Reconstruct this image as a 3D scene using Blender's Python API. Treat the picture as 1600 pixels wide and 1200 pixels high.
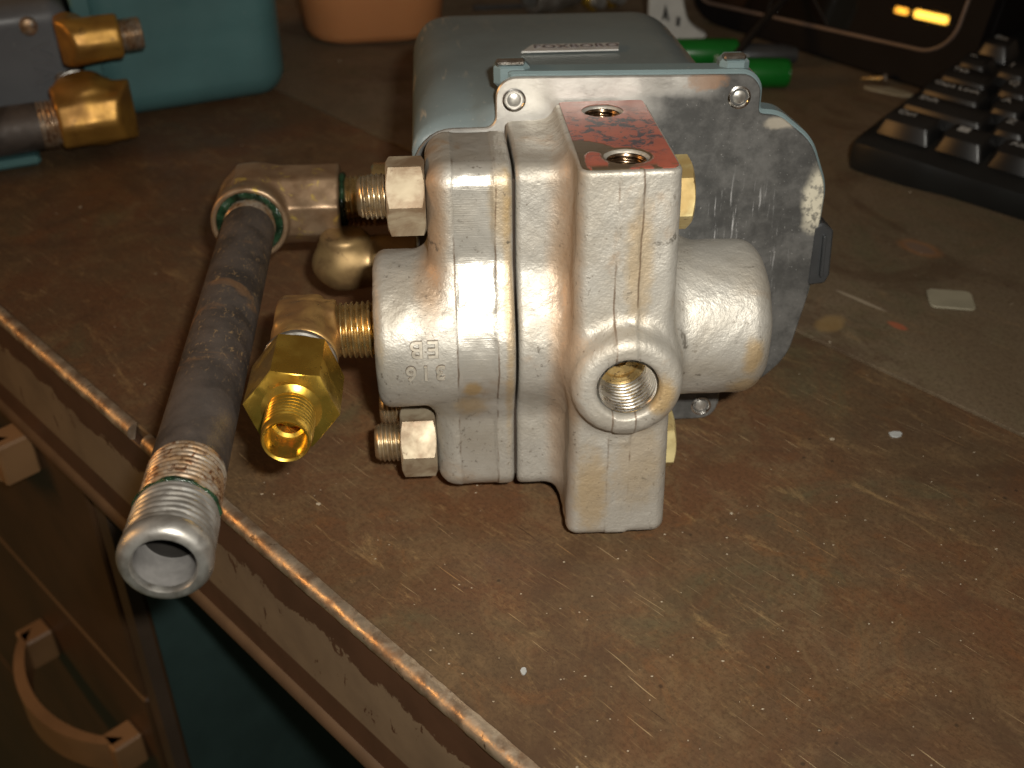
import bpy, math, random
import numpy as np
from mathutils import Matrix, Vector
S = 0.001                                   # the scene is worked out in millimetres
sc = bpy.context.scene
for o in list(bpy.data.objects): bpy.data.objects.remove(o)

# ------------------------------------------------------------------ camera, world, lamps
FPX = 1800.0; PITCH = math.atan(1300 / FPX); CAMZ = 205.5
cam_d = bpy.data.cameras.new('camera'); cam = bpy.data.objects.new('camera', cam_d)
sc.collection.objects.link(cam); sc.camera = cam
cam.location = (0, 0, CAMZ * S); cam.rotation_euler = (math.pi / 2 - PITCH, 0, 0)
cam_d.sensor_width = 36; cam_d.lens = 36 * FPX / 1600; cam_d.clip_start = 0.005; cam_d.clip_end = 30
cam_d.dof.use_dof = True; cam_d.dof.focus_distance = 0.262; cam_d.dof.aperture_fstop = 20
world = bpy.data.worlds.new("World"); sc.world = world; world.use_nodes = True
world.node_tree.nodes['Background'].inputs[0].default_value = (1.0, 0.70, 0.46, 1)
world.node_tree.nodes['Background'].inputs[1].default_value = 0.07
sc.view_settings.view_transform = 'Standard'; sc.view_settings.look = 'None'
sc.view_settings.exposure = 0.0; sc.view_settings.gamma = 1.0
sc.cycles.max_bounces = 6; sc.cycles.caustics_reflective = False; sc.cycles.caustics_refractive = False
sc.cycles.sample_clamp_indirect = 3.0

def area_lamp(name, loc, target, sx, sy, power, col, roll=0.0):
    l = bpy.data.lights.new(name, 'AREA'); l.shape = 'RECTANGLE'; l.size = sx * S; l.size_y = sy * S
    l.energy = power; l.color = col
    o = bpy.data.objects.new(name, l); sc.collection.objects.link(o)
    o.location = Vector(loc) * S
    d = (Vector(target) - Vector(loc)).normalized()
    o.rotation_euler = (d.to_track_quat('-Z', 'Y').to_matrix() @ Matrix.Rotation(roll, 3, 'Z')).to_euler()
    return o
fl_ = area_lamp('camera_flash', (26, -20, 241), (22, 245, 40), 13, 7, 0.36, (1.0, 0.955, 0.86)); fl_.data.spread = math.radians(88)
area_lamp('room_lamp', (-1350, 120, 560), (0, 300, 0), 520, 90, 4.2, (1.0, 0.50, 0.16))
# ------------------------------------------------------------------ frames
Rr = np.array([1.0, 0, 0]); Uu = np.array([0, math.sin(PITCH), math.cos(PITCH)]); Ff = np.array([0, math.cos(PITCH), -math.sin(PITCH)])
CAM = np.array([0, 0, CAMZ])
def ray(x, y): return (x - 800) * Rr + (600 - y) * Uu + FPX * Ff
def on_z(x, y, z=0.0):
    r = ray(x, y); return CAM + r * (z - CAMZ) / r[2]
BO = on_z(952, 838, 5)                       # foot of the casting's column, tipped back 5 mm off the table
bd = ray(655, -450); bd = bd / np.linalg.norm(bd)
bx_ = np.cross(bd, [0, 0, 1]); bx_ = bx_ / np.linalg.norm(bx_)
bw = np.cross(bx_, bd)
BODY = Matrix(((bx_[0], bd[0], bw[0], BO[0] * S), (bx_[1], bd[1], bw[1], BO[1] * S), (bx_[2], bd[2], bw[2], BO[2] * S), (0, 0, 0, 1)))
E0 = on_z(0, 480); E1 = on_z(840, 1200)
te = (E1 - E0) / np.linalg.norm(E1 - E0); tn = np.array([-te[1], te[0], 0.0])     # along the table's edge, and inward
TABLE = Matrix(((te[0], tn[0], 0, E0[0] * S), (te[1], tn[1], 0, E0[1] * S), (0, 0, 1, 0), (0, 0, 0, 1)))

# ------------------------------------------------------------------ object helpers
def tag(o, label=None, cat=None, group=None, kind=None):
    if label: o['label'] = label
    if cat: o['category'] = cat
    if group: o['group'] = group
    if kind: o['kind'] = kind
    return o
def empty(name, mat4=None, **k):
    o = bpy.data.objects.new(name, None); sc.collection.objects.link(o); o.empty_display_size = 0.01
    if mat4 is not None: o.matrix_world = mat4
    return tag(o, **k)
def mesh(name, V, Fc, mat, parent=None, smooth=True, angle=None, xf=None):
    V = np.asarray(V, float)
    if xf is not None:
        V = V @ np.array(xf.to_3x3()).T + np.array(xf.translation)
    me = bpy.data.meshes.new(name)
    me.from_pydata((V * S).tolist(), [], Fc if isinstance(Fc, list) else Fc.tolist())
    me.update()
    if smooth:
        me.shade_smooth()
        if angle: me.set_sharp_from_angle(angle=math.radians(angle))
    if mat: me.materials.append(mat)
    o = bpy.data.objects.new(name, me); sc.collection.objects.link(o)
    if parent: o.parent = parent
    return o
def join(parts):
    V = []; Fc = []; n = 0
    for v, f in parts:
        V.append(np.asarray(v, float)); Fc += [[i + n for i in q] for q in f]; n += len(v)
    return np.vstack(V), Fc
def xform(vf, m):
    v, f = vf; v = np.asarray(v, float)
    return v @ np.array(m.to_3x3()).T + np.array(m.translation), f
def frame(origin, z, xhint=(0, 0, 1)):
    z = Vector(z).normalized(); x = Vector(xhint); x = (x - x.dot(z) * z).normalized(); y = z.cross(x)
    return Matrix(((x.x, y.x, z.x, origin[0]), (x.y, y.y, z.y, origin[1]), (x.z, y.z, z.z, origin[2]), (0, 0, 0, 1)))
def lathe(prof, seg=48, closed=False):
    """prof: list of (r, z); revolved about z"""
    n = len(prof); V = []; Fc = []
    for i in range(seg):
        a = 2 * math.pi * i / seg
        for r, z in prof: V.append((r * math.cos(a), r * math.sin(a), z))
    m = n if closed else n - 1
    for i in range(seg):
        j = (i + 1) % seg
        for k in range(m):
            k2 = (k + 1) % n
            Fc.append([i * n + k, j * n + k, j * n + k2, i * n + k2])
    return V, Fc
def thread(r, z0, z1, pitch, depth, seg=48, per=8, taper=0.0, cap0=True, cap1=True, bore=0.0, flip=False):
    n = max(4, int(abs(z1 - z0) / pitch * per)); V = []; Fc = []
    for k in range(n + 1):
        z = z0 + (z1 - z0) * k / n
        edge = min(1.0, min(k, n - k) / (per * 0.8))
        for i in range(seg):
            a = 2 * math.pi * i / seg
            t = (z / pitch - i / seg) % 1.0
            tri = abs(t - 0.5) * 2
            d = depth * (1 - min(1.0, tri * 1.35)) * (0.35 + 0.65 * edge)
            rr = r - taper * k / n + (d if flip else -d) - (0 if flip else (1 - edge) * depth * 0.6)
            V.append((rr * math.cos(a), rr * math.sin(a), z))
    for k in range(n):
        for i in range(seg):
            j = (i + 1) % seg
            q = [k * seg + i, k * seg + j, (k + 1) * seg + j, (k + 1) * seg + i]
            Fc.append(q[::-1] if flip else q)
    if cap0: Fc.append([i for i in range(seg)][::-1])
    if cap1: Fc.append([n * seg + i for i in range(seg)])
    return V, Fc
def hexprism(ff, z0, z1, rot=0.0, cham=0.5, n=6, bore=0.0):
    """hexagon across flats ff with turned chamfers at both ends"""
    R = ff / 2 / math.cos(math.pi / n); V = []; Fc = []
    per = 6; m = n * per
    def rad(a):
        a = (a + math.pi / n) % (2 * math.pi / n) - math.pi / n
        return ff / 2 / math.cos(a)
    sg = 1 if z1 > z0 else -1
    angs = [2 * math.pi * i / m for i in range(m)]
    rings = []
    def ring(fr, z): rings.append([(fr(a) * math.cos(a + rot), fr(a) * math.sin(a + rot), z(a)) for a in angs])
    rr = ff / 2 * 0.985
    if bore: ring(lambda a: bore, lambda a: z0 + sg * 0.6)
    ring(lambda a: bore + 0.3 if bore else rr * 0.6, lambda a: z0); ring(lambda a: rr, lambda a: z0)
    ring(rad, lambda a: z0 + sg * (cham * 0.15 + (rad(a) - rr) * 0.55 * cham))
    ring(rad, lambda a: z1 - sg * (cham * 0.15 + (rad(a) - rr) * 0.55 * cham))
    ring(lambda a: rr, lambda a: z1); ring(lambda a: bore + 0.3 if bore else rr * 0.6, lambda a: z1)
    if bore: ring(lambda a: bore, lambda a: z1 - sg * 0.6)
    for g in rings: V += g
    for k in range(len(rings) - 1):
        for i in range(m):
            j = (i + 1) % m; q = [k * m + i, k * m + j, (k + 1) * m + j, (k + 1) * m + i]
            Fc.append(q if sg > 0 else q[::-1])
    if not bore:
        a0 = list(range(m)); a1 = [(len(rings) - 1) * m + i for i in range(m)]
        Fc.append(a0[::-1] if sg > 0 else a0); Fc.append(a1 if sg > 0 else a1[::-1])
    else:
        k = len(rings) - 1
        for i in range(m):
            j = (i + 1) % m; Fc.append([k * m + i, k * m + j, j, i])
    return V, Fc
def box(x0, x1, y0, y1, z0, z1, b=0.0):
    """box with chamfered edges all round"""
    if b <= 0:
        V = [(x, y, z) for z in (z0, z1) for y in (y0, y1) for x in (x0, x1)]
        return V, [[0, 2, 3, 1], [4, 5, 7, 6], [0, 1, 5, 4], [2, 6, 7, 3], [0, 4, 6, 2], [1, 3, 7, 5]]
    c = np.array([(x0 + x1) / 2, (y0 + y1) / 2, (z0 + z1) / 2]); h = np.array([(x1 - x0) / 2, (y1 - y0) / 2, (z1 - z0) / 2])
    b = min(b, h.min() * 0.95); V = []; idx = {}
    for sx in (-1, 1):
        for sy in (-1, 1):
            for sz in (-1, 1):
                for ax in range(3):
                    s = np.array([sx, sy, sz]); p = h - b; p[ax] = h[ax]
                    idx[(sx, sy, sz, ax)] = len(V); V.append(tuple(c + s * p))
    Fc = []
    for ax in range(3):
        o1, o2 = [(1, 2), (2, 0), (0, 1)][ax]
        for s in (-1, 1):
            q = []
            for a, b2 in ((-1, -1), (1, -1), (1, 1), (-1, 1)):
                k = [0, 0, 0]; k[ax] = s; k[o1] = a; k[o2] = b2; q.append(idx[(*k, ax)])
            Fc.append(q if s > 0 else q[::-1])
    for ax in range(3):
        o1, o2 = [(1, 2), (2, 0), (0, 1)][ax]
        for s1 in (-1, 1):
            for s2 in (-1, 1):
                q = []
                for t, o in ((-1, o1), (1, o1), (1, o2), (-1, o2)):
                    k = [0, 0, 0]; k[ax] = t; k[o1] = s1; k[o2] = s2; q.append(idx[(*k, o)])
                Fc.append(q[::-1] if s1 * s2 > 0 else q)
    for sx in (-1, 1):
        for sy in (-1, 1):
            for sz in (-1, 1):
                q = [idx[(sx, sy, sz, a)] for a in range(3)]
                Fc.append(q if sx * sy * sz > 0 else q[::-1])
    return V, Fc
def fillet_poly(pts, seg=6):
    """pts: (x, y, r) -> rounded outline"""
    out = []; n = len(pts)
    for i in range(n):
        p = Vector(pts[i][:2]); a = Vector(pts[i - 1][:2]); b = Vector(pts[(i + 1) % n][:2]); r = pts[i][2]
        d1 = (a - p).normalized(); d2 = (b - p).normalized(); ang = d1.angle(d2)
        if r <= 0 or ang > 3.1: out.append((p.x, p.y)); continue
        t = min(r / math.tan(ang / 2), (a - p).length * 0.49, (b - p).length * 0.49); r2 = t * math.tan(ang / 2)
        c = p + (d1 + d2).normalized() * (r2 / math.sin(ang / 2)); s = p + d1 * t; e = p + d2 * t
        a0 = math.atan2(s.y - c.y, s.x - c.x); a1 = math.atan2(e.y - c.y, e.x - c.x)
        da = (a1 - a0 + math.pi) % (2 * math.pi) - math.pi
        for k in range(seg + 1):
            q = a0 + da * k / seg; out.append((c.x + r2 * math.cos(q), c.y + r2 * math.sin(q)))
    return out
def area2(o): return sum(o[i][0] * o[(i + 1) % len(o)][1] - o[(i + 1) % len(o)][0] * o[i][1] for i in range(len(o)))
def inset(o, d):
    n = len(o); s = 1 if area2(o) > 0 else -1; r = []
    for i in range(n):
        a = Vector(o[i - 1]); b = Vector(o[i]); c = Vector(o[(i + 1) % n])
        n1 = (b - a); n2 = (c - b)
        n1 = Vector((-n1.y, n1.x)).normalized(); n2 = Vector((-n2.y, n2.x)).normalized()
        m = (n1 + n2); m = m.normalized() if m.length > 1e-6 else n1
        k = 1 / max(0.5, m.dot(n1)); q = b + m * d * s * k; r.append((q.x, q.y))
    return r
def prism(outline, z0, z1, b=0.0):
    """outline in x,y extruded along z with chamfered rims"""
    o = list(outline)
    if area2(o) < 0: o = o[::-1]
    n = len(o); rings = []
    if b > 0:
        i1 = inset(o, b)
        rings = [(i1, z0), (o, z0 + b), (o, z1 - b), (i1, z1)]
    else: rings = [(o, z0), (o, z1)]
    V = []; Fc = []
    for g, z in rings: V += [(x, y, z) for x, y in g]
    for k in range(len(rings) - 1):
        for i in range(n):
            j = (i + 1) % n; Fc.append([k * n + i, k * n + j, (k + 1) * n + j, (k + 1) * n + i])
    Fc.append(list(range(n))[::-1]); Fc.append([(len(rings) - 1) * n + i for i in range(n)])
    return V, Fc
def tube(path, r, seg=12, rfun=None):
    P = [Vector(p) for p in path]; V = []; Fc = []; n = len(P); up = Vector((0, 0, 1))
    prev = None
    for k in range(n):
        t = (P[min(k + 1, n - 1)] - P[max(k - 1, 0)]).normalized()
        x = (prev - prev.dot(t) * t) if prev else up.cross(t)
        if x.length < 1e-4: x = Vector((1, 0, 0)).cross(t)
        x.normalize(); prev = x; y = t.cross(x); rr = rfun(k / (n - 1)) if rfun else r
        for i in range(seg):
            a = 2 * math.pi * i / seg; q = P[k] + (x * math.cos(a) + y * math.sin(a)) * rr; V.append(tuple(q))
    for k in range(n - 1):
        for i in range(seg):
            j = (i + 1) % seg; Fc.append([k * seg + i, k * seg + j, (k + 1) * seg + j, (k + 1) * seg + i])
    Fc.append(list(range(seg))[::-1]); Fc.append([(n - 1) * seg + i for i in range(seg)])
    return V, Fc
def text_vf(s, size, depth, bev=0.0, spacing=1.0, off=0.0):
    c = bpy.data.curves.new('lettering', 'FONT'); c.body = s; c.size = size; c.extrude = depth; c.align_x = 'CENTER'; c.align_y = 'CENTER'
    c.bevel_depth = bev; c.offset = off; c.resolution_u = 3; c.space_character = spacing
    o = bpy.data.objects.new('lettering', c); me = bpy.data.meshes.new_from_object(o)
    V = [tuple(v.co) for v in me.vertices]; Fc = [list(p.vertices) for p in me.polygons]
    bpy.data.objects.remove(o); bpy.data.curves.remove(c); bpy.data.meshes.remove(me)
    return V, Fc

# ------------------------------------------------------------------ distance-field castings
def smin(a, b, k):
    h = np.maximum(k - np.abs(a - b), 0) / k
    return np.minimum(a, b) - h * h * k * 0.25
def smax(a, b, k): return -smin(-a, -b, k)
def rbox(p, lo, hi, r):
    c = (np.array(lo) + np.array(hi)) / 2; h = (np.array(hi) - np.array(lo)) / 2 - r
    q = np.abs(p - c) - h
    return np.linalg.norm(np.maximum(q, 0), axis=-1) + np.minimum(q.max(axis=-1), 0) - r
def cyl(p, c, axis, a0, a1, rad, r):
    ax = 'xyz'.index(axis); o = [i for i in range(3) if i != ax]
    d = np.sqrt((p[..., o[0]] - c[o[0]]) ** 2 + (p[..., o[1]] - c[o[1]]) ** 2) - (rad - r)
    e = np.abs(p[..., ax] - (a0 + a1) / 2) - (abs(a1 - a0) / 2 - r)
    return np.sqrt(np.maximum(d, 0) ** 2 + np.maximum(e, 0) ** 2) + np.minimum(np.maximum(d, e), 0) - r
def nprism(p, c, axis, a0, a1, ff, n, rot, r):
    ax = 'xyz'.index(axis); o = [i for i in range(3) if i != ax]
    X = p[..., o[0]] - c[o[0]]; Y = p[..., o[1]] - c[o[1]]
    d = np.full(X.shape, -1e9)
    for k in range(n):
        a = rot + 2 * math.pi * k / n; d = smax(d, X * math.cos(a) + Y * math.sin(a) - ff / 2, r)
    e = np.abs(p[..., ax] - (a0 + a1) / 2) - abs(a1 - a0) / 2
    return smax(d, e, r)
def wob(p, amp, f):
    return amp * (np.sin(p[..., 0] * f + 1.3 * np.sin(p[..., 1] * f * 0.7)) * np.sin(p[..., 1] * f * 1.1 + 2) * np.sin(p[..., 2] * f * 0.9 + np.sin(p[..., 0] * f * 0.6)))
def sdf_vf(fn, lo, hi, res):
    ax = [np.arange(lo[i], hi[i] + res, res) for i in range(3)]
    G = np.stack(np.meshgrid(*ax, indexing='ij'), -1)
    D = np.empty(G.shape[:3])
    for i in range(G.shape[0]): D[i] = fn(G[i])
    sgn = D < 0; n = D.shape
    cs = sum(sgn[i:n[0] - 1 + i, j:n[1] - 1 + j, k:n[2] - 1 + k].astype(int) for i in (0, 1) for j in (0, 1) for k in (0, 1))
    act = (cs > 0) & (cs < 8)
    idx = -np.ones(act.shape, int); cells = np.argwhere(act); idx[act] = np.arange(len(cells))
    acc = np.zeros((len(cells), 3)); cnt = np.zeros(len(cells))
    cor = [(i, j, k) for i in (0, 1) for j in (0, 1) for k in (0, 1)]
    for a in cor:
        for b in cor:
            if sum(b) - sum(a) == 1 and all(b[t] >= a[t] for t in range(3)):
                da = D[cells[:, 0] + a[0], cells[:, 1] + a[1], cells[:, 2] + a[2]]; db = D[cells[:, 0] + b[0], cells[:, 1] + b[1], cells[:, 2] + b[2]]
                m = (da < 0) != (db < 0); t = np.where(m, da / np.where(m, da - db, 1), 0)
                acc += m[:, None] * (np.array(a) + t[:, None] * (np.array(b) - np.array(a))); cnt += m
    V = np.array(lo) + (cells + acc / cnt[:, None]) * res
    Fs = []
    for d in range(3):
        o1, o2 = (d + 1) % 3, (d + 2) % 3
        s0 = [slice(None)] * 3; s1 = [slice(None)] * 3; s0[d] = slice(0, -1); s1[d] = slice(1, None)
        cr = sgn[tuple(s0)] != sgn[tuple(s1)]; e = np.argwhere(cr)
        e = e[(e[:, o1] > 0) & (e[:, o2] > 0) & (e[:, o1] < n[o1] - 1) & (e[:, o2] < n[o2] - 1)]
        inside = sgn[e[:, 0], e[:, 1], e[:, 2]]
        def at(k1, k2):
            q = e.copy(); q[:, o1] -= k1; q[:, o2] -= k2; return idx[q[:, 0], q[:, 1], q[:, 2]]
        Q = np.stack([at(1, 1), at(0, 1), at(0, 0), at(1, 0)], 1)
        Q[~inside] = Q[~inside][:, ::-1]; Fs.append(Q)
    Fq = np.vstack(Fs); Fq = Fq[(Fq >= 0).all(1)]
    for _ in range(2):
        h = 0.05; d0 = fn(V); g = np.stack([fn(V + np.eye(3)[i] * h) - fn(V - np.eye(3)[i] * h) for i in range(3)], 1) / (2 * h)
        gn = (g ** 2).sum(1); st = (d0 / np.maximum(gn, 0.2))[:, None] * g
        ln = np.linalg.norm(st, axis=1, keepdims=True); st *= np.minimum(1, res * 0.5 / np.maximum(ln, 1e-9)); V = V - st
    return V, Fq

# ------------------------------------------------------------------ material helper
class NB:
    def __init__(s, name):
        s.m = bpy.data.materials.new(name); s.m.use_nodes = True; s.t = s.m.node_tree
        s.b = s.t.nodes['Principled BSDF']; s.c = s.t.nodes.new('ShaderNodeTexCoord').outputs['Object']
    def _in(s, sock, v):
        if hasattr(v, 'links'): s.t.links.new(v, sock)
        elif v is not None: sock.default_value = (*v, 1) if isinstance(v, tuple) and len(v) == 3 and sock.type == 'RGBA' else v
    def map(s, rot=(0, 0, 0), scale=(1, 1, 1), loc=(0, 0, 0), vec=None):
        n = s.t.nodes.new('ShaderNodeMapping'); s._in(n.inputs[0], vec or s.c)
        n.inputs['Rotation'].default_value = rot; n.inputs['Scale'].default_value = scale; n.inputs['Location'].default_value = loc
        return n.outputs[0]
    def noise(s, scale, detail=4, rough=0.55, dist=0.0, vec=None):
        n = s.t.nodes.new('ShaderNodeTexNoise'); s._in(n.inputs['Vector'], vec or s.c)
        n.inputs['Scale'].default_value = scale; n.inputs['Detail'].default_value = detail
        n.inputs['Roughness'].default_value = rough; n.inputs['Distortion'].default_value = dist
        return n.outputs[0]
    def vor(s, scale, feat='F1', out=0, vec=None, rnd=1.0):
        n = s.t.nodes.new('ShaderNodeTexVoronoi'); n.feature = feat; s._in(n.inputs['Vector'], vec or s.c)
        n.inputs['Scale'].default_value = scale; n.inputs['Randomness'].default_value = rnd; return n.outputs[out]
    def step(s, v, a, b, lo=0.0, hi=1.0):
        n = s.t.nodes.new('ShaderNodeMapRange'); n.interpolation_type = 'SMOOTHSTEP'; s._in(n.inputs[0], v)
        for i, q in enumerate((a, b, lo, hi)): n.inputs[1 + i].default_value = q
        return n.outputs[0]
    def mix(s, f, a, b):
        n = s.t.nodes.new('ShaderNodeMix'); n.data_type = 'RGBA'; s._in(n.inputs[0], f); s._in(n.inputs[6], a); s._in(n.inputs[7], b); return n.outputs[2]
    def ma(s, op, a, b=0.0, cl=False):
        n = s.t.nodes.new('ShaderNodeMath'); n.operation = op; n.use_clamp = cl; s._in(n.inputs[0], a); s._in(n.inputs[1], b); return n.outputs[0]
    def sep(s, vec=None):
        n = s.t.nodes.new('ShaderNodeSeparateXYZ'); s._in(n.inputs[0], vec or s.c); return n.outputs
    def blob(s, cx, cy, cz, rx, ry, rz, soft=0.3, wobble=0.0, wscale=300):
        """1 inside an ellipsoid (mm), soft rim"""
        v = s.map(loc=(-cx / rx, -cy / ry, -cz / rz), scale=(1000 / rx, 1000 / ry, 1000 / rz))
        n = s.t.nodes.new('ShaderNodeVectorMath'); n.operation = 'LENGTH'; s._in(n.inputs[0], v); d = n.outputs['Value']
        if wobble: d = s.ma('ADD', d, s.ma('MULTIPLY', s.ma('SUBTRACT', s.noise(wscale, 4), 0.5), wobble))
        return s.step(d, 1.0 + soft * 0.5, 1.0 - soft * 0.5)
    def bump(s, h, strength=0.5, dist=0.1, prev=None):
        n = s.t.nodes.new('ShaderNodeBump'); n.inputs['Strength'].default_value = strength; n.inputs['Distance'].default_value = dist * S
        s._in(n.inputs['Height'], h)
        if prev is not None: s.t.links.new(prev, n.inputs['Normal'])
        return n.outputs[0]
    def done(s, col=None, rough=None, metal=None, normal=None, **k):
        s._in(s.b.inputs['Base Color'], col); s._in(s.b.inputs['Roughness'], rough); s._in(s.b.inputs['Metallic'], metal)
        if normal is not None: s.t.links.new(normal, s.b.inputs['Normal'])
        for a, v in k.items(): s._in(s.b.inputs[a.replace('_', ' ')], v)
        return s.m

def mat_cast():
    n = NB('cast_stainless')
    base = n.mix(n.step(n.noise(60, 5), 0.35, 0.7), (0.465, 0.447, 0.405), (0.35, 0.32, 0.27))
    stain = n.step(n.noise(45, 6, 0.6, 1.0), 0.56, 0.72, 0, 0.6)
    col = n.mix(stain, base, (0.34, 0.215, 0.11))
    # seeped, heat-tinted valleys beside the column and round the front boss, worn yellow spots
    v1 = n.blob(-11.5, 9, 52, 3.5, 14, 52, 1.0, 0.5, 220); col = n.mix(n.ma('MULTIPLY', v1, 0.55), col, (0.36, 0.21, 0.10))
    v2 = n.blob(-42, 13, 82, 4, 9, 26, 1.0, 0.6, 260); col = n.mix(n.ma('MULTIPLY', v2, 0.6), col, (0.34, 0.19, 0.08))
    for (x, y, z, a, b, c, k) in ((-33, 6, 40, 2.2, 6, 2.5, .7), (-33.5, 8, 33, 4, 8, 4, .45), (-25.5, 14, 84, 2.6, 4, 9, .45), (33.5, 8, 47, 2.5, 8, 5, .6), (33, 12, 37, 4, 8, 4, .5), (-5, 0, 14, 4, 3, 12, .5), (9.5, -5, 44, 3, 5, 5, .7), (4, 0, 74, 3, 3, 14, .4), (6, 1, 22, 6, 3, 12, .3), (-24, 10, 60, 1.2, 8, 40, .5)):
        m = n.blob(x, y, z, a, b, c, 0.9, 0.9, 420); col = n.mix(n.ma('MULTIPLY', m, k), col, (0.42, 0.27, 0.09))
    pits = n.step(n.noise(800, 4, 0.7), 0.58, 0.68); col = n.mix(n.ma('MULTIPLY', pits, n.step(n.noise(70, 3), 0.42, 0.62, 0.1, 0.75)), col, (0.12, 0.095, 0.07))
    dk = n.step(n.noise(160, 5, 0.7, 0.6), 0.63, 0.71, 0, 0.75); col = n.mix(dk, col, (0.10, 0.085, 0.065))
    sx_ = n.sep(); wvn = n.ma('MULTIPLY', n.ma('SUBTRACT', n.noise(40, 4, 0.6, 0, n.map(scale=(0.1, 0.1, 1))), 0.5), 0.0022)
    for c_u, vmax in ((-0.0012, 0.004), (0.0041, 0.004), (-0.0363, 0.020), (-0.0268, 0.020)):
        dl = n.ma('ABSOLUTE', n.ma('SUBTRACT', n.ma('SUBTRACT', sx_[0], wvn), c_u))
        ln = n.ma('MULTIPLY', n.step(dl, 0.00032, 0.00010), n.step(n.noise(70, 4, 0.6, 0, n.map(loc=(c_u * 900, 0, 0))), 0.42, 0.60))
        ln = n.ma('MULTIPLY', ln, n.step(sx_[1], vmax + 0.002, vmax)); col = n.mix(n.ma('MULTIPLY', ln, 0.75), col, (0.13, 0.08, 0.045))
    g = n.noise(1250, 2, 0.6); g2 = n.noise(600, 3)
    h = n.ma('ADD', n.ma('MULTIPLY', g, 0.8), n.ma('MULTIPLY', g2, 0.35))
    # the ground strip down the flange is finely scored across instead of grainy
    ux = n.sep()[0]; strip = n.ma('MULTIPLY', n.step(ux, -0.0365, -0.0360), n.step(ux, -0.0268, -0.0273))
    lines = n.noise(60, 3, 0.7, 0, n.map(scale=(1, 1, 45)))
    h = n.ma('ADD', n.ma('MULTIPLY', h, n.ma('SUBTRACT', 1.0, n.ma('MULTIPLY', strip, 0.65))), n.ma('MULTIPLY', n.ma('MULTIPLY', lines, strip), 0.35))
    nm = n.bump(h, 1.0, 0.17)
    ro = n.ma('SUBTRACT', n.step(n.noise(120, 4), 0.3, 0.7, 0.50, 0.62), n.ma('MULTIPLY', strip, 0.16))
    return n.done(col, ro, 0.56, nm)
def mat_metal(name, c1, c2, rough=(0.25, 0.45), metal=1.0, ns=120, dirt=None, dk=(0.6, 0.7), bs=600, bstr=0.25, bd=0.05):
    n = NB(name)
    col = n.mix(n.step(n.noise(ns, 5, 0.6, 0.5), 0.35, 0.68), c1, c2)
    if dirt: col = n.mix(n.step(n.noise(ns * 2.3, 6, 0.65, 0.8), *dk), col, dirt)
    return n.done(col, n.step(n.noise(ns * 1.7, 4), 0.3, 0.7, *rough), metal, n.bump(n.noise(bs, 4), bstr, bd))
def mat_plain(name, col, rough=0.5, metal=0.0, var=0.25, ns=80, bs=500, bstr=0.2, bd=0.05, **k):
    n = NB(name); c2 = tuple(x * (1 - var) for x in col)
    return n.done(n.mix(n.step(n.noise(ns, 5), 0.3, 0.7), col, c2), rough, metal, n.bump(n.noise(bs, 4), bstr, bd), **k)
M = {}
M['cast'] = mat_cast()
M['nut'] = mat_metal('zinc_nut', (0.44, 0.37, 0.26), (0.22, 0.145, 0.085), (0.46, 0.66), 0.35, 110, (0.16, 0.10, 0.06), (0.62, 0.72), 500, 0.5, 0.08)
M['paleyellow'] = mat_metal('yellow_passivated_bolt', (0.66, 0.56, 0.28), (0.48, 0.34, 0.14), (0.35, 0.5), 0.6, 120, (0.2, 0.12, 0.05), (0.62, 0.72))
M['worn'] = mat_metal('worn_raised_mark', (0.62, 0.58, 0.50), (0.50, 0.45, 0.37), (0.35, 0.5), 0.6, 300, bs=1200, bstr=0.4)
M['mark_shade'] = mat_plain('mark_shade', (0.24, 0.20, 0.16), 0.7, 0.0, 0.6, 900)
M['stud'] = mat_metal('stud_thread', (0.60, 0.50, 0.34), (0.38, 0.28, 0.16), (0.22, 0.4), 0.85, 200, (0.10, 0.07, 0.05))
M['brassnew'] = mat_metal('bright_brass', (0.83, 0.56, 0.10), (0.62, 0.37, 0.05), (0.16, 0.34), 0.92, 90, (0.20, 0.11, 0.02), (0.63, 0.73), 700, 0.25, 0.05)
M['brassold'] = mat_metal('dull_brass', (0.58, 0.36, 0.13), (0.36, 0.20, 0.085), (0.26, 0.48), 0.72, 130, (0.10, 0.055, 0.025), (0.6, 0.72), 500, 0.45, 0.07)
M['bronze'] = mat_metal('brown_bronze', (0.36, 0.25, 0.155), (0.24, 0.15, 0.085), (0.28, 0.48), 0.6, 90, (0.50, 0.36, 0.10), (0.57, 0.66), 400, 0.5, 0.09)
M['bronze2'] = mat_metal('aged_brass', (0.40, 0.27, 0.12), (0.24, 0.15, 0.07), (0.35, 0.52), 0.6, 90, (0.10, 0.06, 0.03))
M['nipple'] = mat_metal('nipple_brass', (0.70, 0.52, 0.24), (0.42, 0.29, 0.12), (0.2, 0.35), 0.9, 200, (0.08, 0.05, 0.03))
M['steel'] = mat_metal('bare_steel', (0.52, 0.51, 0.48), (0.30, 0.28, 0.25), (0.3, 0.5), 0.8, 160, (0.20, 0.15, 0.10), (0.62, 0.75), 400, 0.4, 0.08)
M['bore'] = mat_metal('machined_bore', (0.86, 0.84, 0.80), (0.70, 0.66, 0.60), (0.22, 0.36), 1.0, 200, None, bs=900, bstr=0.2)
M['borebrown'] = mat_metal('brown_bore', (0.34, 0.25, 0.17), (0.20, 0.13, 0.08), (0.18, 0.3), 1.0, 200)  # darker brown walls for the two top holes
M['seal'] = mat_plain('green_thread_sealant', (0.020, 0.055, 0.026), 0.12, 0, 0.8, 350, 700, 1.0, 0.6)
M['stainless'] = mat_metal('polished_pin', (0.75, 0.74, 0.72), (0.6, 0.58, 0.55), (0.15, 0.3), 1.0, 200)
M['dark'] = mat_plain('hollow_shade', (0.012, 0.010, 0.008), 0.7)  # near black, stands in for the shade deep inside holes
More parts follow.
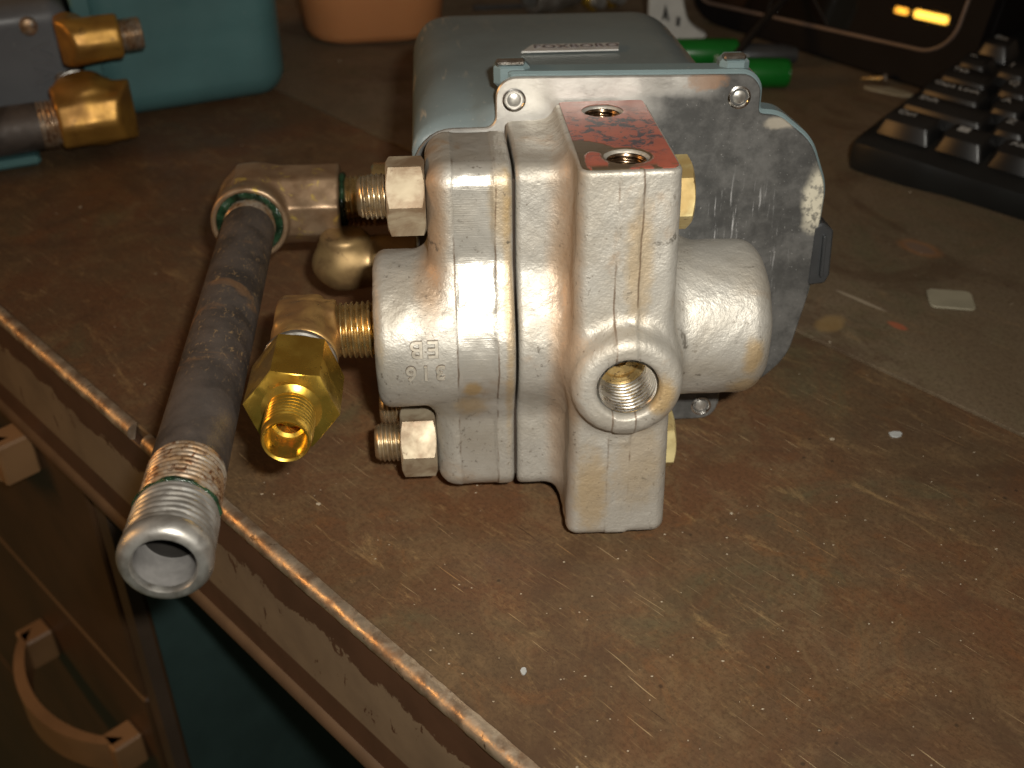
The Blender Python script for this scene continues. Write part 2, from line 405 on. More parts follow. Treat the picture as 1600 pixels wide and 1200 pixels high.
M['gasket'] = mat_plain('gasket', (0.05, 0.035, 0.025), 0.7)
def mat_pipe():
    n = NB('black_iron')
    base = n.mix(n.step(n.noise(70, 5), 0.35, 0.68), (0.050, 0.041, 0.036), (0.115, 0.092, 0.078))
    fl = n.step(n.noise(600, 6, 0.75, 0.6, n.map(scale=(1.6, 0.7, 1.6))), 0.57, 0.63)
    zone = n.step(n.sep()[1], -0.012, 0.012)
    col = n.mix(n.ma('MULTIPLY', fl, n.ma('ADD', n.ma('MULTIPLY', zone, 0.6), 0.12)), base, (0.38, 0.25, 0.12))
    sm = n.step(n.noise(60, 5, 0.6, 1.0), 0.58, 0.66, 0, 0.6); col = n.mix(n.ma('MULTIPLY', sm, zone), col, (0.26, 0.14, 0.065))
    mill = n.step(n.noise(35, 3, 0.5, 0.5), 0.5, 0.54, 0, 0.4); col = n.mix(mill, col, (0.12, 0.10, 0.088))
    return n.done(col, n.step(n.noise(200, 4), 0.3, 0.7, 0.42, 0.62), 0.25, n.bump(n.noise(600, 6, 0.75), 0.9, 0.16))
M['pipe'] = mat_pipe()
M['rustthread'] = mat_metal('rusty_thread', (0.42, 0.27, 0.15), (0.50, 0.44, 0.36), (0.25, 0.45), 0.7, 220, (0.16, 0.07, 0.03), (0.5, 0.65), 400, 0.5, 0.1)
def mat_plate():
    n = NB('weathered_aluminium')
    dk = n.mix(n.step(n.noise(110, 8, 0.75), 0.36, 0.66), (0.060, 0.060, 0.058), (0.125, 0.123, 0.118))
    spk = n.step(n.noise(1300, 3, 0.7), 0.66, 0.71, 0, 0.6); dk = n.mix(spk, dk, (0.55, 0.55, 0.53))
    # bright where the coating is rubbed off: upper left corner and along the top
    a = n.blob(-14, 51, 99, 26, 20, 15, 0.9, 0.8, 90)
    s = n.sep(); top = n.ma('MULTIPLY', n.step(n.ma('ADD', s[2], n.ma('MULTIPLY', n.noise(80, 4), 0.006)), 0.0985, 0.1015), n.step(s[0], 0.034, 0.018))
    br = n.ma('MAXIMUM', a, top)
    col = n.mix(br, dk, (0.66, 0.64, 0.60))
    scr = n.step(n.noise(150, 5, 0.7, 0, n.map(rot=(0, 0.45, 0), scale=(9, 1, 0.6))), 0.60, 0.68)
    col = n.mix(n.ma('MULTIPLY', scr, n.blob(37, 51, 56, 15, 20, 17, 0.9, 0.5, 100)), col, (0.42, 0.42, 0.42))
    w = n.ma('MULTIPLY', n.blob(59.5, 51, 68, 3.6, 20, 8, 0.7, 1.0, 160), n.step(n.noise(500, 4, 0.7), 0.36, 0.50, 0.25, 1.0)); col = n.mix(w, col, (0.62, 0.58, 0.46))
    w2 = n.blob(48, 51, 89, 4.5, 20, 1.6, 0.6, 1.2, 300); col = n.mix(n.ma('MULTIPLY', w2, 0.6), col, (0.5, 0.45, 0.36))
    r2 = n.blob(28, 51, 100, 5, 20, 2, 0.6, 1.5, 500); col = n.mix(n.ma('MULTIPLY', r2, 0.5), col, (0.36, 0.18, 0.08))
    met = n.mix(br, (0.22, 0.22, 0.22), (0.95, 0.95, 0.95))
    ro = n.step(n.noise(150, 5), 0.3, 0.7, 0.38, 0.52)
    return n.done(col, ro, met, n.bump(n.noise(260, 6, 0.7), 0.55, 0.14))
M['plate'] = mat_plate()
def mat_teal(name, c, worn, z=True):
    n = NB(name)
    col = n.mix(n.step(n.noise(25, 4), 0.35, 0.7), c, tuple(x * 0.8 for x in c))
    if worn:
        sc_ = n.step(n.noise(50, 5, 0.6, 0.3, n.map(rot=(0, 0, 0.5), scale=(5, 0.7, 2))), 0.60, 0.70)
        msk = n.step(n.sep()[0], -0.027, -0.040)
        col = n.mix(n.ma('MULTIPLY', sc_, n.ma('ADD', n.ma('MULTIPLY', msk, 0.65), 0.06)), col, (0.42, 0.36, 0.27))
    sp = n.step(n.noise(700, 2), 0.69, 0.72, 0, 0.35); col = n.mix(sp, col, (0.3, 0.3, 0.28))
    return n.done(col, n.step(n.noise(60, 4), 0.3, 0.7, 0.36, 0.5), 0.0, n.bump(n.noise(900, 3), 0.35, 0.05))
M['teal'] = mat_teal('grey_green_enamel', (0.150, 0.185, 0.190), True)
M['teallip'] = mat_teal('pale_enamel_lip', (0.150, 0.205, 0.215), False)
M['teal2'] = mat_teal('turquoise_enamel', (0.085, 0.19, 0.195), False)
M['greyenamel'] = mat_teal('grey_enamel', (0.15, 0.155, 0.165), False)
def mat_red():
    n = NB('chipped_red_paint')
    col = n.mix(n.step(n.noise(200, 4), 0.3, 0.7), (0.34, 0.088, 0.054), (0.26, 0.066, 0.042))
    chips = n.step(n.noise(400, 6, 0.7, 0.5), 0.53, 0.555)
    band = n.blob(2, 26, 96, 14, 17, 6, 0.9, 0.6, 90)
    chips = n.ma('MULTIPLY', chips, n.ma('ADD', n.ma('MULTIPLY', band, 0.95), 0.02), True)
    col = n.mix(chips, col, (0.028, 0.032, 0.045))
    # bare machined steel at the front left corner, with one island of paint left on it
    bare = n.ma('MULTIPLY', n.blob(-8.5, 5, 96, 10.5, 15, 8, 0.06, 0.35, 260), n.ma('SUBTRACT', 1.0, n.blob(-5.5, 5.5, 96, 2.4, 6.5, 8, 0.1, 0.6, 400)))
    rim = n.ma('MAXIMUM', n.blob(1.6, 8.6, 96, 5.7, 5.7, 8, 0.1, 0.35, 400), n.blob(0.8, 41.5, 96, 4.9, 4.9, 8, 0.1, 0.3, 400))
    edge = n.step(n.noise(300, 4), 0.40, 0.36); ed = n.step(n.sep()[1], 0.0042, 0.0015)
    bare = n.ma('MAXIMUM', n.ma('MAXIMUM', bare, rim), n.ma('MULTIPLY', ed, n.step(n.noise(250, 3), 0.45, 0.5)))
    score = n.noise(900, 2, 0.5, 0, n.map(scale=(0.05, 2, 1)))
    bm = n.mix(score, (0.13, 0.085, 0.045), (0.24, 0.17, 0.10))
    col = n.mix(bare, col, bm)
    h = n.ma('SUBTRACT', n.ma('ADD', 1.0, n.ma('MULTIPLY', n.noise(500, 3), 0.2)), n.ma('MAXIMUM', bare, chips))
    return n.done(col, n.mix(bare, (0.42,) * 3, (0.36,) * 3), n.mix(bare, (0.0,) * 3, (0.7,) * 3), n.bump(h, 0.7, 0.12))
M['red'] = mat_red()
def mat_table(name, c1, c2, c3, far=False):
    n = NB(name); sp = n.sep()
    big = n.noise(14, 6, 0.65, 0.8); mid = n.noise(55, 7, 0.75, 1.0)
    col = n.mix(n.step(big, 0.38, 0.62), c1, c2)
    col = n.mix(n.step(mid, 0.46, 0.66, 0, 0.8), col, c3)
    k0 = 0.45 if far else 1.0
    rust = n.step(n.noise(34, 7, 0.75, 1.6), 0.53, 0.72, 0, 0.42 * k0); col = n.mix(rust, col, (0.20, 0.083, 0.028))
    olive = n.step(n.noise(22, 6, 0.7, 0.8, n.map(loc=(4, 7, 0))), 0.52, 0.72, 0, 0.5); col = n.mix(olive, col, (0.088, 0.090, 0.048))
    yel = n.step(n.noise(70, 7, 0.8, 0.6, n.map(rot=(0, 0, 0.5), scale=(0.5, 1.7, 1), loc=(1, 2, 0))), 0.55, 0.70, 0, 0.6 * k0); col = n.mix(yel, col, (0.30, 0.19, 0.085))
    gr = n.noise(800, 6, 0.8); col = n.mix(n.step(gr, 0.44, 0.64, 0, 0.45), col, (0.035, 0.020, 0.010))
    dkp = n.step(n.noise(17, 7, 0.75, 1.2, n.map(loc=(9, 2, 0))), 0.48, 0.66, 0, 0.65); col = n.mix(dkp, col, (0.065, 0.036, 0.020))
    # fine fibrous mottling, two crossing directions
    for a, sc2 in ((0.75, (0.25, 2.2, 1)), (-0.35, (0.4, 1.8, 1))):
        fb = n.step(n.noise(420, 5, 0.75, 0.3, n.map(rot=(0, 0, a), scale=sc2)), 0.56, 0.76, 0, 0.4 * k0); col = n.mix(fb, col, (0.29, 0.20, 0.095))
    # hairline scratches, mostly one way, in patches
    warp = n.t.nodes.new('ShaderNodeVectorMath'); warp.operation = 'MULTIPLY_ADD'
    wn = n.t.nodes.new('ShaderNodeTexNoise'); wn.inputs['Scale'].default_value = 18; n._in(wn.inputs['Vector'], n.c)
    n.t.links.new(wn.outputs['Color'], warp.inputs[0]); warp.inputs[1].default_value = (0.006, 0.006, 0); n.t.links.new(n.c, warp.inputs[2]); wv_ = warp.outputs[0]
    for i, (a, sx, sy, th, c, k) in enumerate(((0.95, 26, 1100, 0.70, (0.46, 0.34, 0.19), .6), (0.52, 40, 1500, 0.70, (0.48, 0.36, 0.20), .6), (0.80, 34, 1700, 0.69, (0.40, 0.29, 0.16), .6), (-0.7, 30, 1300, 0.70, (0.42, 0.24, 0.10), .65), (1.9, 30, 1200, 0.71, (0.03, 0.015, 0.008), .8), (0.15, 40, 1600, 0.70, (0.42, 0.31, 0.18), .6), (1.45, 36, 1500, 0.71, (0.44, 0.30, 0.15), .6), (0.66, 9, 700, 0.74, (0.55, 0.44, 0.3), .8), (-0.1, 30, 1100, 0.71, (0.03, 0.015, 0.008), .7))):
        v = n.map(rot=(0, 0, a), scale=(sx, sy, 1), loc=(i * 3.1, i * 1.7, 0), vec=wv_)
        s_ = n.step(n.noise(1.0, 2, 0.6, 0.2, v), th, th + 0.04)
        s_ = n.ma('MULTIPLY', s_, n.step(n.noise(13 + 2 * i, 4, 0.6, 0, n.map(loc=(i, i * 2, 0))), 0.47, 0.58))
        col = n.mix(n.ma('MULTIPLY', s_, k * (0.35 if far else 1)), col, c)
    dots = n.step(n.vor(420), 0.11, 0.06); dots = n.ma('MULTIPLY', dots, n.step(n.noise(70, 2), 0.60, 0.68)); col = n.mix(n.ma('MULTIPLY', dots, 0.6), col, (0.55, 0.47, 0.36))
    dd = n.step(n.vor(170, vec=n.map(loc=(3, 5, 0))), 0.12, 0.05); col = n.mix(n.ma('MULTIPLY', n.ma('MULTIPLY', dd, n.step(n.noise(50, 2), 0.55, 0.62)), 0.7), col, (0.03, 0.02, 0.012))
    if far:
        for (cx, cy, rx, ry, cc, k) in STAINS:
            m_ = n.blob(cx, cy, 0, rx, ry, 50, 0.6, 0.5, 250); col = n.mix(n.ma('MULTIPLY', m_, k), col, cc)
    ro = n.step(n.noise(60, 6, 0.7), 0.3, 0.7, 0.42, 0.64)
    h = n.ma('ADD', n.ma('MULTIPLY', n.noise(600, 5, 0.7), 0.6), n.ma('MULTIPLY', mid, 0.8))
    return n, col, ro, n.bump(h, 0.3, 0.10)
def tcoord(px, py):
    d = on_z(px, py) - E0; return float(d @ te), float(d @ tn)
STAINS = [(*tcoord(1297, 506), 4, 6, (0.30, 0.19, 0.07), .5), (*tcoord(1402, 509), 3.5, 1.6, (0.50, 0.10, 0.04), .45), (*tcoord(1345, 470), 9, 0.9, (0.40, 0.33, 0.24), .6), (*tcoord(1437, 388), 8, 5, (0.30, 0.13, 0.05), .5), (*tcoord(1437, 388), 5.5, 3, (0.15, 0.10, 0.07), .9)]
n_, c_, r_, b_ = mat_table('worn_brown_lino', (0.120, 0.058, 0.028), (0.100, 0.064, 0.034), (0.150, 0.095, 0.048))
M['table'] = n_.done(c_, r_, 0.0, b_, Specular_IOR_Level=0.35)
n_, c_, r_, b_ = mat_table('worn_grey_brown_lino', (0.140, 0.100, 0.060), (0.165, 0.122, 0.078), (0.15, 0.115, 0.068), True)
M['table2'] = n_.done(c_, r_, 0.0, b_, Specular_IOR_Level=0.35)
def mat_apron():
    n = NB('worn_painted_steel_apron'); s = n.sep()
    wv = n.ma('ADD', s[2], n.ma('MULTIPLY', n.ma('SUBTRACT', n.noise(75, 6, 0.7, 0.5), 0.5), 0.022))
    grey = n.ma('MULTIPLY', n.step(wv, -0.0162, -0.0172), n.step(s[2], -0.0395, -0.0385))
    nick = n.step(n.noise(260, 5, 0.7, 0.6, n.map(rot=(0, 0.6, 0), scale=(1, 1, 0.4))), 0.62, 0.66)
    grey = n.ma('MULTIPLY', grey, n.ma('SUBTRACT', 1.0, nick))
    c = n.mix(n.step(n.noise(60, 5), 0.35, 0.7), (0.085, 0.042, 0.024), (0.065, 0.032, 0.018))
    g = n.mix(n.step(n.noise(40, 5), 0.35, 0.7), (0.20, 0.15, 0.10), (0.15, 0.11, 0.075))
    return n.done(n.mix(grey, c, g), 0.5, 0, n.bump(n.noise(400, 4), 0.4, 0.1))
M['apron'] = mat_apron()
M['strip'] = mat_metal('scuffed_edge_metal', (0.60, 0.50, 0.38), (0.34, 0.23, 0.15), (0.34, 0.55), 0.8, 150, (0.12, 0.08, 0.05), (0.6, 0.7), 240, 0.9, 0.45)
M['lip'] = mat_plain('tan_painted_lip', (0.10, 0.060, 0.034), 0.6)
M['cabinet'] = mat_plain('brown_cabinet', (0.075, 0.038, 0.017), 0.5, 0, 0.3, 20)
M['cabinetedge'] = mat_plain('cabinet_edge', (0.075, 0.05, 0.035), 0.5, 0, 0.3, 20)
M['tealpanel'] = mat_plain('dark_teal_side_panel', (0.032, 0.060, 0.058), 0.55, 0, 0.3, 25)
M['pull'] = mat_plain('tan_drawer_pull', (0.27, 0.15, 0.07), 0.4, 0, 0.25, 40)
M['floor'] = mat_plain('dark_green_floor', (0.09, 0.26, 0.24), 0.6, 0, 0.3, 6)
M['black'] = mat_plain('black_plastic', (0.010, 0.011, 0.011), 0.36, 0, 0.3, 60, 900, 0.15)
M['matteblack'] = mat_plain('matte_black_housing', (0.006, 0.005, 0.005), 0.6, 0, 0.3, 60, 900, 0.15, Specular_IOR_Level=0.12)
M['keytop'] = mat_plain('black_keycap', (0.012, 0.012, 0.012), 0.34, 0, 0.3, 60, 900, 0.15)
M['legend'] = mat_plain('key_legend', (0.42, 0.43, 0.42), 0.5)
M['screen'] = mat_plain('dark_glass', (0.010, 0.007, 0.005), 0.012, 0, 0.2, 10, 40, 0.0)
M['beadm'] = mat_plain('bezel_bead', (0.14, 0.10, 0.08), 0.25)
M['tub'] = mat_plain('orange_plastic', (0.58, 0.25, 0.10), 0.35, 0, 0.1, 20, 300, 0.1, Subsurface_Weight=0.25, Subsurface_Radius=(0.01, 0.005, 0.003))
M['green'] = mat_plain('green_marker_plastic', (0.004, 0.135, 0.014), 0.3, 0, 0.15)
M['white'] = mat_plain('white_plastic', (0.50, 0.50, 0.47), 0.45, 0, 0.15)
M['print'] = mat_plain('white_print', (0.55, 0.55, 0.50), 0.5)
M['silver'] = mat_metal('silver_plate', (0.62, 0.62, 0.60), (0.52, 0.52, 0.5), (0.3, 0.4), 0.4, 100)
M['ink'] = mat_plain('grey_ink', (0.13, 0.11, 0.11), 0.5)
M['cable'] = mat_plain('black_rubber', (0.012, 0.009, 0.007), 0.4)
M['pad'] = mat_plain('cream_pad', (0.30, 0.27, 0.19), 0.6, 0, 0.2, 60)
M['plug'] = mat_plain('dull_grey_plug', (0.22, 0.21, 0.20), 0.7, 0.0, 0.3, 300)
M['latch'] = mat_plain('dark_steel_latch', (0.09, 0.095, 0.10), 0.35, 0.6)

# ------------------------------------------------------------------ the table, cabinet and floor
NEAR = mesh('table_top', *prism([(-520, 0.0), (760, 0.0), (760, 178.6), (-520, 178.6)], -4, 0, 0.5), M['table'], smooth=False); NEAR.matrix_world = TABLE; tag(NEAR, kind='structure')
FAR = mesh('table_extension', *prism([(-520, 179.4), (760, 179.4), (760, 1500), (-520, 1500)], -4, 0.05, 0.12), M['table2'], smooth=False); FAR.matrix_world = TABLE; tag(FAR, kind='structure')
def wavy_strip(x0, x1):
    n = int((x1 - x0) / 2); V = []; Fc = []; seg = 10; rnd = random.Random(5)
    for k in range(n + 1):
        x = x0 + (x1 - x0) * k / n; j = rnd.uniform(-.14, .14)
        for i in range(seg + 1):
            a = math.pi * (0.40 + 1.0 * i / seg)
            V.append((x, -0.6 + (2.8 + j) * math.cos(a), -2.25 + (2.8 + j * .6) * math.sin(a)))
    for k in range(n):
        for i in range(seg): Fc.append([k * (seg + 1) + i, k * (seg + 1) + i + 1, (k + 1) * (seg + 1) + i + 1, (k + 1) * (seg + 1) + i])
    Fc.append(list(range(seg + 1))[::-1]); Fc.append([n * (seg + 1) + i for i in range(seg + 1)])
    return V, Fc
tb = empty('workbench', TABLE, label='brown workbench with a rolled metal edge, worn painted apron and tan lower lip', cat='workbench')
for a, b in ((-500, 89.5), (97, 740)):
    mesh('edge_strip', *wavy_strip(a, b), M['strip'], tb, angle=60)
mesh('apron', *box(-500, 740, -2.4, 3, -50, -4.6, 0.3), M['apron'], tb, smooth=False)
mesh('lower_lip', *tube([(-500, -0.6, -53), (740, -0.6, -53)], 3.8, 12), M['lip'], tb)
cb = empty('drawer_cabinet', TABLE, label='dark brown drawer cabinet with bowed tan handles under the workbench corner', cat='cabinet')
mesh('carcass', *box(-420, 45, 5, 420, -690, -58, 1.5), M['cabinet'], cb, smooth=False)
mesh('side_panel', *box(45.1, 46.3, 6, 420, -690, -58, 0.3), M['tealpanel'], cb, smooth=False)
mesh('side_edge', *prism([(37, -0.5), (45.6, -0.5), (45.6, 4.8), (37, 4.8)], -690, -57.5, 1), M['cabinetedge'], cb, smooth=False)
for z1, z0 in ((-60, -170), (-172, -330), (-332, -510)):
    mesh('drawer_front', *box(-410, 34.5, -1.5, 4.8, z0, z1, 1.0), M['cabinet'], cb, smooth=False)
def pull(sx, z):
    o = empty('drawer_handle'); o.parent = cb
    L = 86; V = []; Fc = []; n = 18
    for k in range(n + 1):
        t = k / n; x = sx - L / 2 + L * t; y = -3 - 25 * math.sin(math.pi * min(1, max(0, 0.04 + 0.92 * t))) ** 0.55
        for dy, dz in ((-2.6, -9), (-2.6, 9), (2.6, 9), (2.6, -9)): V.append((x, y + dy, z + dz))
    for k in range(n):
        for i in range(4):
            j = (i + 1) % 4; Fc.append([k * 4 + i, (k + 1) * 4 + i, (k + 1) * 4 + j, k * 4 + j])
    Fc.append([0, 1, 2, 3]); Fc.append([n * 4 + i for i in (3, 2, 1, 0)])
    mesh('grip', V, Fc, M['pull'], o, angle=40)
    for s in (-1, 1): mesh('mount', *box(sx + s * 41 - 6, sx + s * 41 + 6, -15, -1.6, z - 9, z + 9, 1), M['pull'], o, smooth=False)
pull(-26, -214); pull(-50, -64)
fl = mesh('floor', [(-3000, -2000, -700), (3000, -2000, -700), (3000, 3500, -700), (-3000, 3500, -700)], [[0, 1, 2, 3]], M['floor'], smooth=False); tag(fl, kind='structure')

# ------------------------------------------------------------------ the pressure transmitter
T = empty('pressure_transmitter', BODY, label='silver cast steel pressure transmitter with red-topped column, brass fittings and long black pipe', cat='pressure transmitter')
BC = (0, 24.3, 48.5); BR = 19.3
def ubands(p):
    u, v, w = p[..., 0], p[..., 1], p[..., 2]
    def band(a, b, s): return 1 / (1 + np.exp(-(u - a) / s)) * (1 / (1 + np.exp((u - b) / s)))
    wv = 0.35 * np.sin(w * 0.21) + 0.2 * np.sin(w * 0.63)
    u = u - wv
    b1 = band(-1.2, 4.0, 0.07); fr = (v < 16) * 1.0
    b2 = band(-36.2, -27.2, 0.08)
    return 0.28 * b1 * fr - 0.22 * b2
def f_body(p):
    u, v, w = p[..., 0], p[..., 1], p[..., 2]
    q = p.copy(); t = np.clip(w / 96, 0, 1); q[..., 0] = u + 1.3 * (1 - t) * np.where(u < 0, 1, -0.9)
    q[..., 0] = u - (-0.0 + 0) + np.where(u < 0, 1, -1) * 1.3 * (1 - t)
    col = rbox(q, (-9.6, 0, 0), (12.6, 50.3, 110), 3.0)
    col = smax(col, w - 96.0, 1.2)
    mid = rbox(p, (-60, 14, 6), (-6, 50.3, 92.6), 4.0)
    mid = np.maximum(mid, -(u + 32))
    d = smin(col, mid, 5.5)
    belt = cyl(p, (0, 24.3, 48.5), 'x', -40, 38.6, BR - 0.2, 5.5)
    d = smin(d, belt, 5.0)
    rear = rbox(p, (10, 28, 28), (20, 50.3, 68), 4.0)
    d = smin(d, rear, 4.0)
    boss = cyl(p, (1.9, 0, 46.2), 'y', -6.2, 12, 12.9, 3.2)
    d = smin(d, boss, 4.5)
    d = d - ubands(p) - wob(p, 0.10, 0.55) - wob(p + 7, 0.06, 1.3)
    d = smax(d, -(u + 22.15), 1.6)
    d = smax(d, w - 96.0, 0.5)
    # ground flat under the front boss and the bores
    flat = (-(v + 6.2) * 0.80 - (w - 37.0) * 0.6)
    d = smax(d, np.where((w < 42) & (v < 0), flat - 0.9, -50), 0.3)
    r = np.sqrt((u - 1.9) ** 2 + (w - 46.2) ** 2); hole = np.maximum(r - 7.15 - np.maximum(0, -v - 5.2) * 0.7, v - 15)
    d = smax(d, -hole, 0.25)
    for cx, cy, rr in ((1.6, 8.6, 4.8), (0.8, 41.5, 4.75)):
        r = np.sqrt((u - cx) ** 2 + (v - cy) ** 2); d = smax(d, -np.maximum(r - rr - np.maximum(0, w - 95.4) * 0.9, 84 - w), 0.2)
    return d
def f_flange(p):
    u, v, w = p[..., 0], p[..., 1], p[..., 2]
    fl = rbox(p, (-42.2, 14, 5.6), (-12, 44, 92.6), 5.2)
    belt = cyl(p, BC, 'x', -55.6, -10, BR, 2.8)
    d = smin(fl, belt, 4.5)
    cap = rbox(p, (-39.5, 13.3, 30), (-12, 44, 68), 4); d = smin(d, cap, 5)
    d = d - ubands(p) - wob(p, 0.12, 0.5) - wob(p + 3, 0.06, 1.2)
    return smax(d, u + 22.75, 1.6)
body = mesh('body_casting', *sdf_vf(f_body, (-24, -8, -2), (41, 53, 98), 0.55), M['cast'], T)
flange = mesh('flange_casting', *sdf_vf(f_flange, (-58, 2, 3), (-21, 47, 95), 0.55), M['cast'], T)
mesh('gasket', *box(-23, -22, 16, 42, 9, 89, 3), M['gasket'], T, smooth=False)
# raised casting marks, upside down on the belt
def wrap(vf, u0, ang0, rad):
    v, f = vf; out = []
    for x, y, z in v:
        x, y = -x, -y                                    # marks stand on their heads
        a = ang0 + y / rad; r = rad + z
        out.append((u0 + x, BC[1] - r * math.cos(a), BC[2] + r * math.sin(a)))
    return out, f
for s, u0, a0, sz in (('EB', -43.9, 0.22, 5.8), ('316', -43.9, -0.09, 5.4)):
    mk = mesh('casting_mark', *wrap(text_vf(s, sz, 0.45, 0.0, 1.25, 0.05), u0, a0, BR + 0.45), M['worn'], flange, angle=30)
    mesh('mark_shade', *wrap(text_vf(s, sz, 0.30, 0.0, 1.25, 0.15), u0, a0, BR + 0.0), M['mark_shade'], flange, angle=30)  # slightly wider dark letters stand in for the marks' thin shadow
# red-painted top of the column: a thin coat following the head of the casting, with both holes left open
def coat():
    ns = 96; V = []; Fc = []
    out = fillet_poly([(-8.9, 0.7, 2.2), (11.8, 0.7, 2.2), (11.8, 49.6, 1.2), (-8.9, 49.6, 1.2)], 5)
    import bmesh
    bm = bmesh.new()
    def loop(pts): 
        vs = [bm.verts.new((x, y, 96.16)) for x, y in pts]; return [bm.edges.new((vs[i], vs[(i + 1) % len(vs)])) for i in range(len(vs))]
    es = loop(out)
    for cx, cy, rr in ((1.6, 8.6, 5.1), (0.8, 41.5, 5.0)):
        es += loop([(cx + rr * math.cos(2 * math.pi * i / 32), cy + rr * math.sin(2 * math.pi * i / 32)) for i in range(32)])
    bmesh.ops.triangle_fill(bm, edges=es, use_beauty=True)
    bmesh.ops.recalc_face_normals(bm, faces=bm.faces)
    if sum(f.normal.z for f in bm.faces) < 0: bmesh.ops.reverse_faces(bm, faces=bm.faces)
    bmesh.ops.solidify(bm, geom=bm.faces[:], thickness=0.14)
    me = bpy.data.meshes.new('t'); bm.to_mesh(me); bm.free()
    V = [tuple(v.co) for v in me.vertices]; Fc = [list(p.vertices) for p in me.polygons]; bpy.data.meshes.remove(me); return V, Fc
mesh('red_painted_top', *coat(), M['red'], T, smooth=False)
# threaded bores
def bore_part(o, axis, rad, depth, seat, wall=None):
    fr = frame(o, axis, (1, 0, 0))
    b = mesh('threaded_bore', *thread(rad, 0.3, depth, 1.35, 0.55, 56, 8, 0.5, False, False, flip=True), wall or M['bore'], T, xf=fr, angle=70)
    mesh('bore_seat', *lathe([(rad, depth - 0.1), (rad * 0.72, depth), (rad * 0.68, depth + 0.8), (rad * 0.34, depth + 1.0), (rad * 0.3, depth + 4), (0.01, depth + 4)], 40), seat, b, xf=fr, angle=40)
bore_part((1.9, -5.4, 46.2), (0, 1, 0), 6.6, 13.0, M['nipple'])
bore_part((1.6, 8.6, 95.7), (0, 0, -1), 4.2, 11.0, M['dark'], M['borebrown'])
bore_part((0.8, 41.5, 95.7), (0, 0, -1), 4.15, 11.0, M['dark'], M['borebrown'])
# nuts on their studs
def nut(v, w, u1, rot, st, red=False):
    fr = frame((-42.3, v, w), (-1, 0, 0), (0, -1, 0))
    o = mesh('nut', *hexprism(16.2, 0, u1, rot, 0.8, bore=5.2), M['nut'], T, xf=fr, angle=28)
    mesh('stud', *join([thread(5.15, 0, st - 1.0, 1.15, 0.7, 44, 8, 0, True, False), lathe([(4.75, st - 1.02), (4.1, st - 0.1), (3.6, st), (0.01, st)], 44)]), M['stud'], o, xf=fr, angle=70)
    return o
ROT = math.radians(-26)
nut(24, 82.8, 8.8, ROT, 15.6); nut(24, 15.6, 9.2, ROT, 16.0)
nut(38, 78, 8.8, ROT + 0.3, 15.0); nut(38, 18, 8.8, ROT, 15)
for w in (82.8, 15.6):
    fr = frame((12.4, 21, w), (1, 0, 0), (0, -1, 0))
    mesh('bolt_head', *hexprism(15.0, 0, 6.2, ROT + 0.25, 0.8), M['paleyellow'], T, xf=fr, angle=28)
# mounting plate with ears and rivets
PLATE = fillet_poly([(-24.2, 102.2, 5), (41.8, 101.2, 5.5), (41.8, 91.2, 1.8), (47.5, 90.6, 8), (56.5, 83.5, 14), (61.6, 71, 16), (60.8, 40, 30), (57.2, 21, 16), (49, 12.4, 14), (38.6, 11.2, 2.5), (38.2, 1.6, 5), (-22, 1.6, 5), (-22, 11, 3), (-45, 11, 22), (-45.4, 89.6, 12), (-24.4, 89.6, 3)], 8)
XZ = Matrix(((1, 0, 0, 0), (0, 0, -1, 52.4), (0, 1, 0, 0), (0, 0, 0, 1)))      # outline x,y -> u,w ; thickness toward the viewer
mesh('mounting_plate', *prism(PLATE, 0, 1.6, 0.3), M['plate'], T, xf=XZ, angle=40)
for (u, w) in ((-19.8, 96.6), (36.4, 95.8), (33.6, 6.0), (-17.6, 6.0)):
    fr = frame((u, 50.7, w), (0, -1, 0))
    rv = mesh('rivet', *lathe([(2.7, -0.3), (2.9, 0.25), (2.5, 0.45), (2.2, 0.2), (2.05, -0.5)], 32), M['stainless'], T, xf=fr, angle=50)
    mesh('pin', *lathe([(1.95, -0.6), (1.75, -0.1), (1.5, 0.08), (0.01, 0.14)], 28), M['steel'], rv, xf=fr, angle=50)
LIP = [(max(x, -21.0), z) for x, z in inset(PLATE, -0.9)]
XZ2 = Matrix(((1, 0, 0, 0), (0, 0, -1, 59.6), (0, 1, 0, 0), (0, 0, 0, 1)))
def f_cover(p):
    u, v, w = p[..., 0], p[..., 1], p[..., 2]
    d = rbox(p, (-45.6, 40, 17), (39.5, 163, 96.5), 14.0)
    d = smax(d, 53.2 - v, 1.0)
    # the crown falls away toward the right and the rear
    d = smax(d, (w - 89.5) - (v - 53) * 0.42 - np.maximum(0, u + 30) * 0.9, 7)
    d = smax(d, (w - 96.3) + 0.0005 * (v - 95) ** 2 * (v > 95) + np.maximum(0, u - 26) ** 2 * 0.03, 3)
    return d
cover = mesh('cover', *sdf_vf(f_cover, (-48, 51, 14), (42, 166, 99), 1.6), M['teal'], T)
mesh('cover_lip', *prism(LIP, 0, 7.0, 0.6), M['teallip'], cover, xf=XZ2, angle=40)
for (u0, u1) in ((-24.5, -15.5), (32, 39.5)):
    k = mesh('lug', *box(u0, u1, 54.2, 60.5, 98, 105.0, 1.6), M['teallip'], cover, angle=30)
    mesh('clip', *box(u0 + 0.6, u1 - 1.4, 53.4, 56.0, 104.2, 105.6, 0.4), M['stainless'], k, smooth=False)
npl = mesh('nameplate', *prism([(-15.6, -3.6), (11.9, -3.6), (13.2, 3.9), (-12.0, 3.9)], 0, 0.5, 0.1), M['silver'], cover, smooth=False, xf=Matrix.Translation((1.2, 101.0, 96.1)))
mesh('lettering', *text_vf('FOXBORO', 5.0, 0.12, 0, 1.05, 0.06), M['ink'], npl, xf=Matrix.Translation((1.6, 101.6, 96.66)), smooth=False)
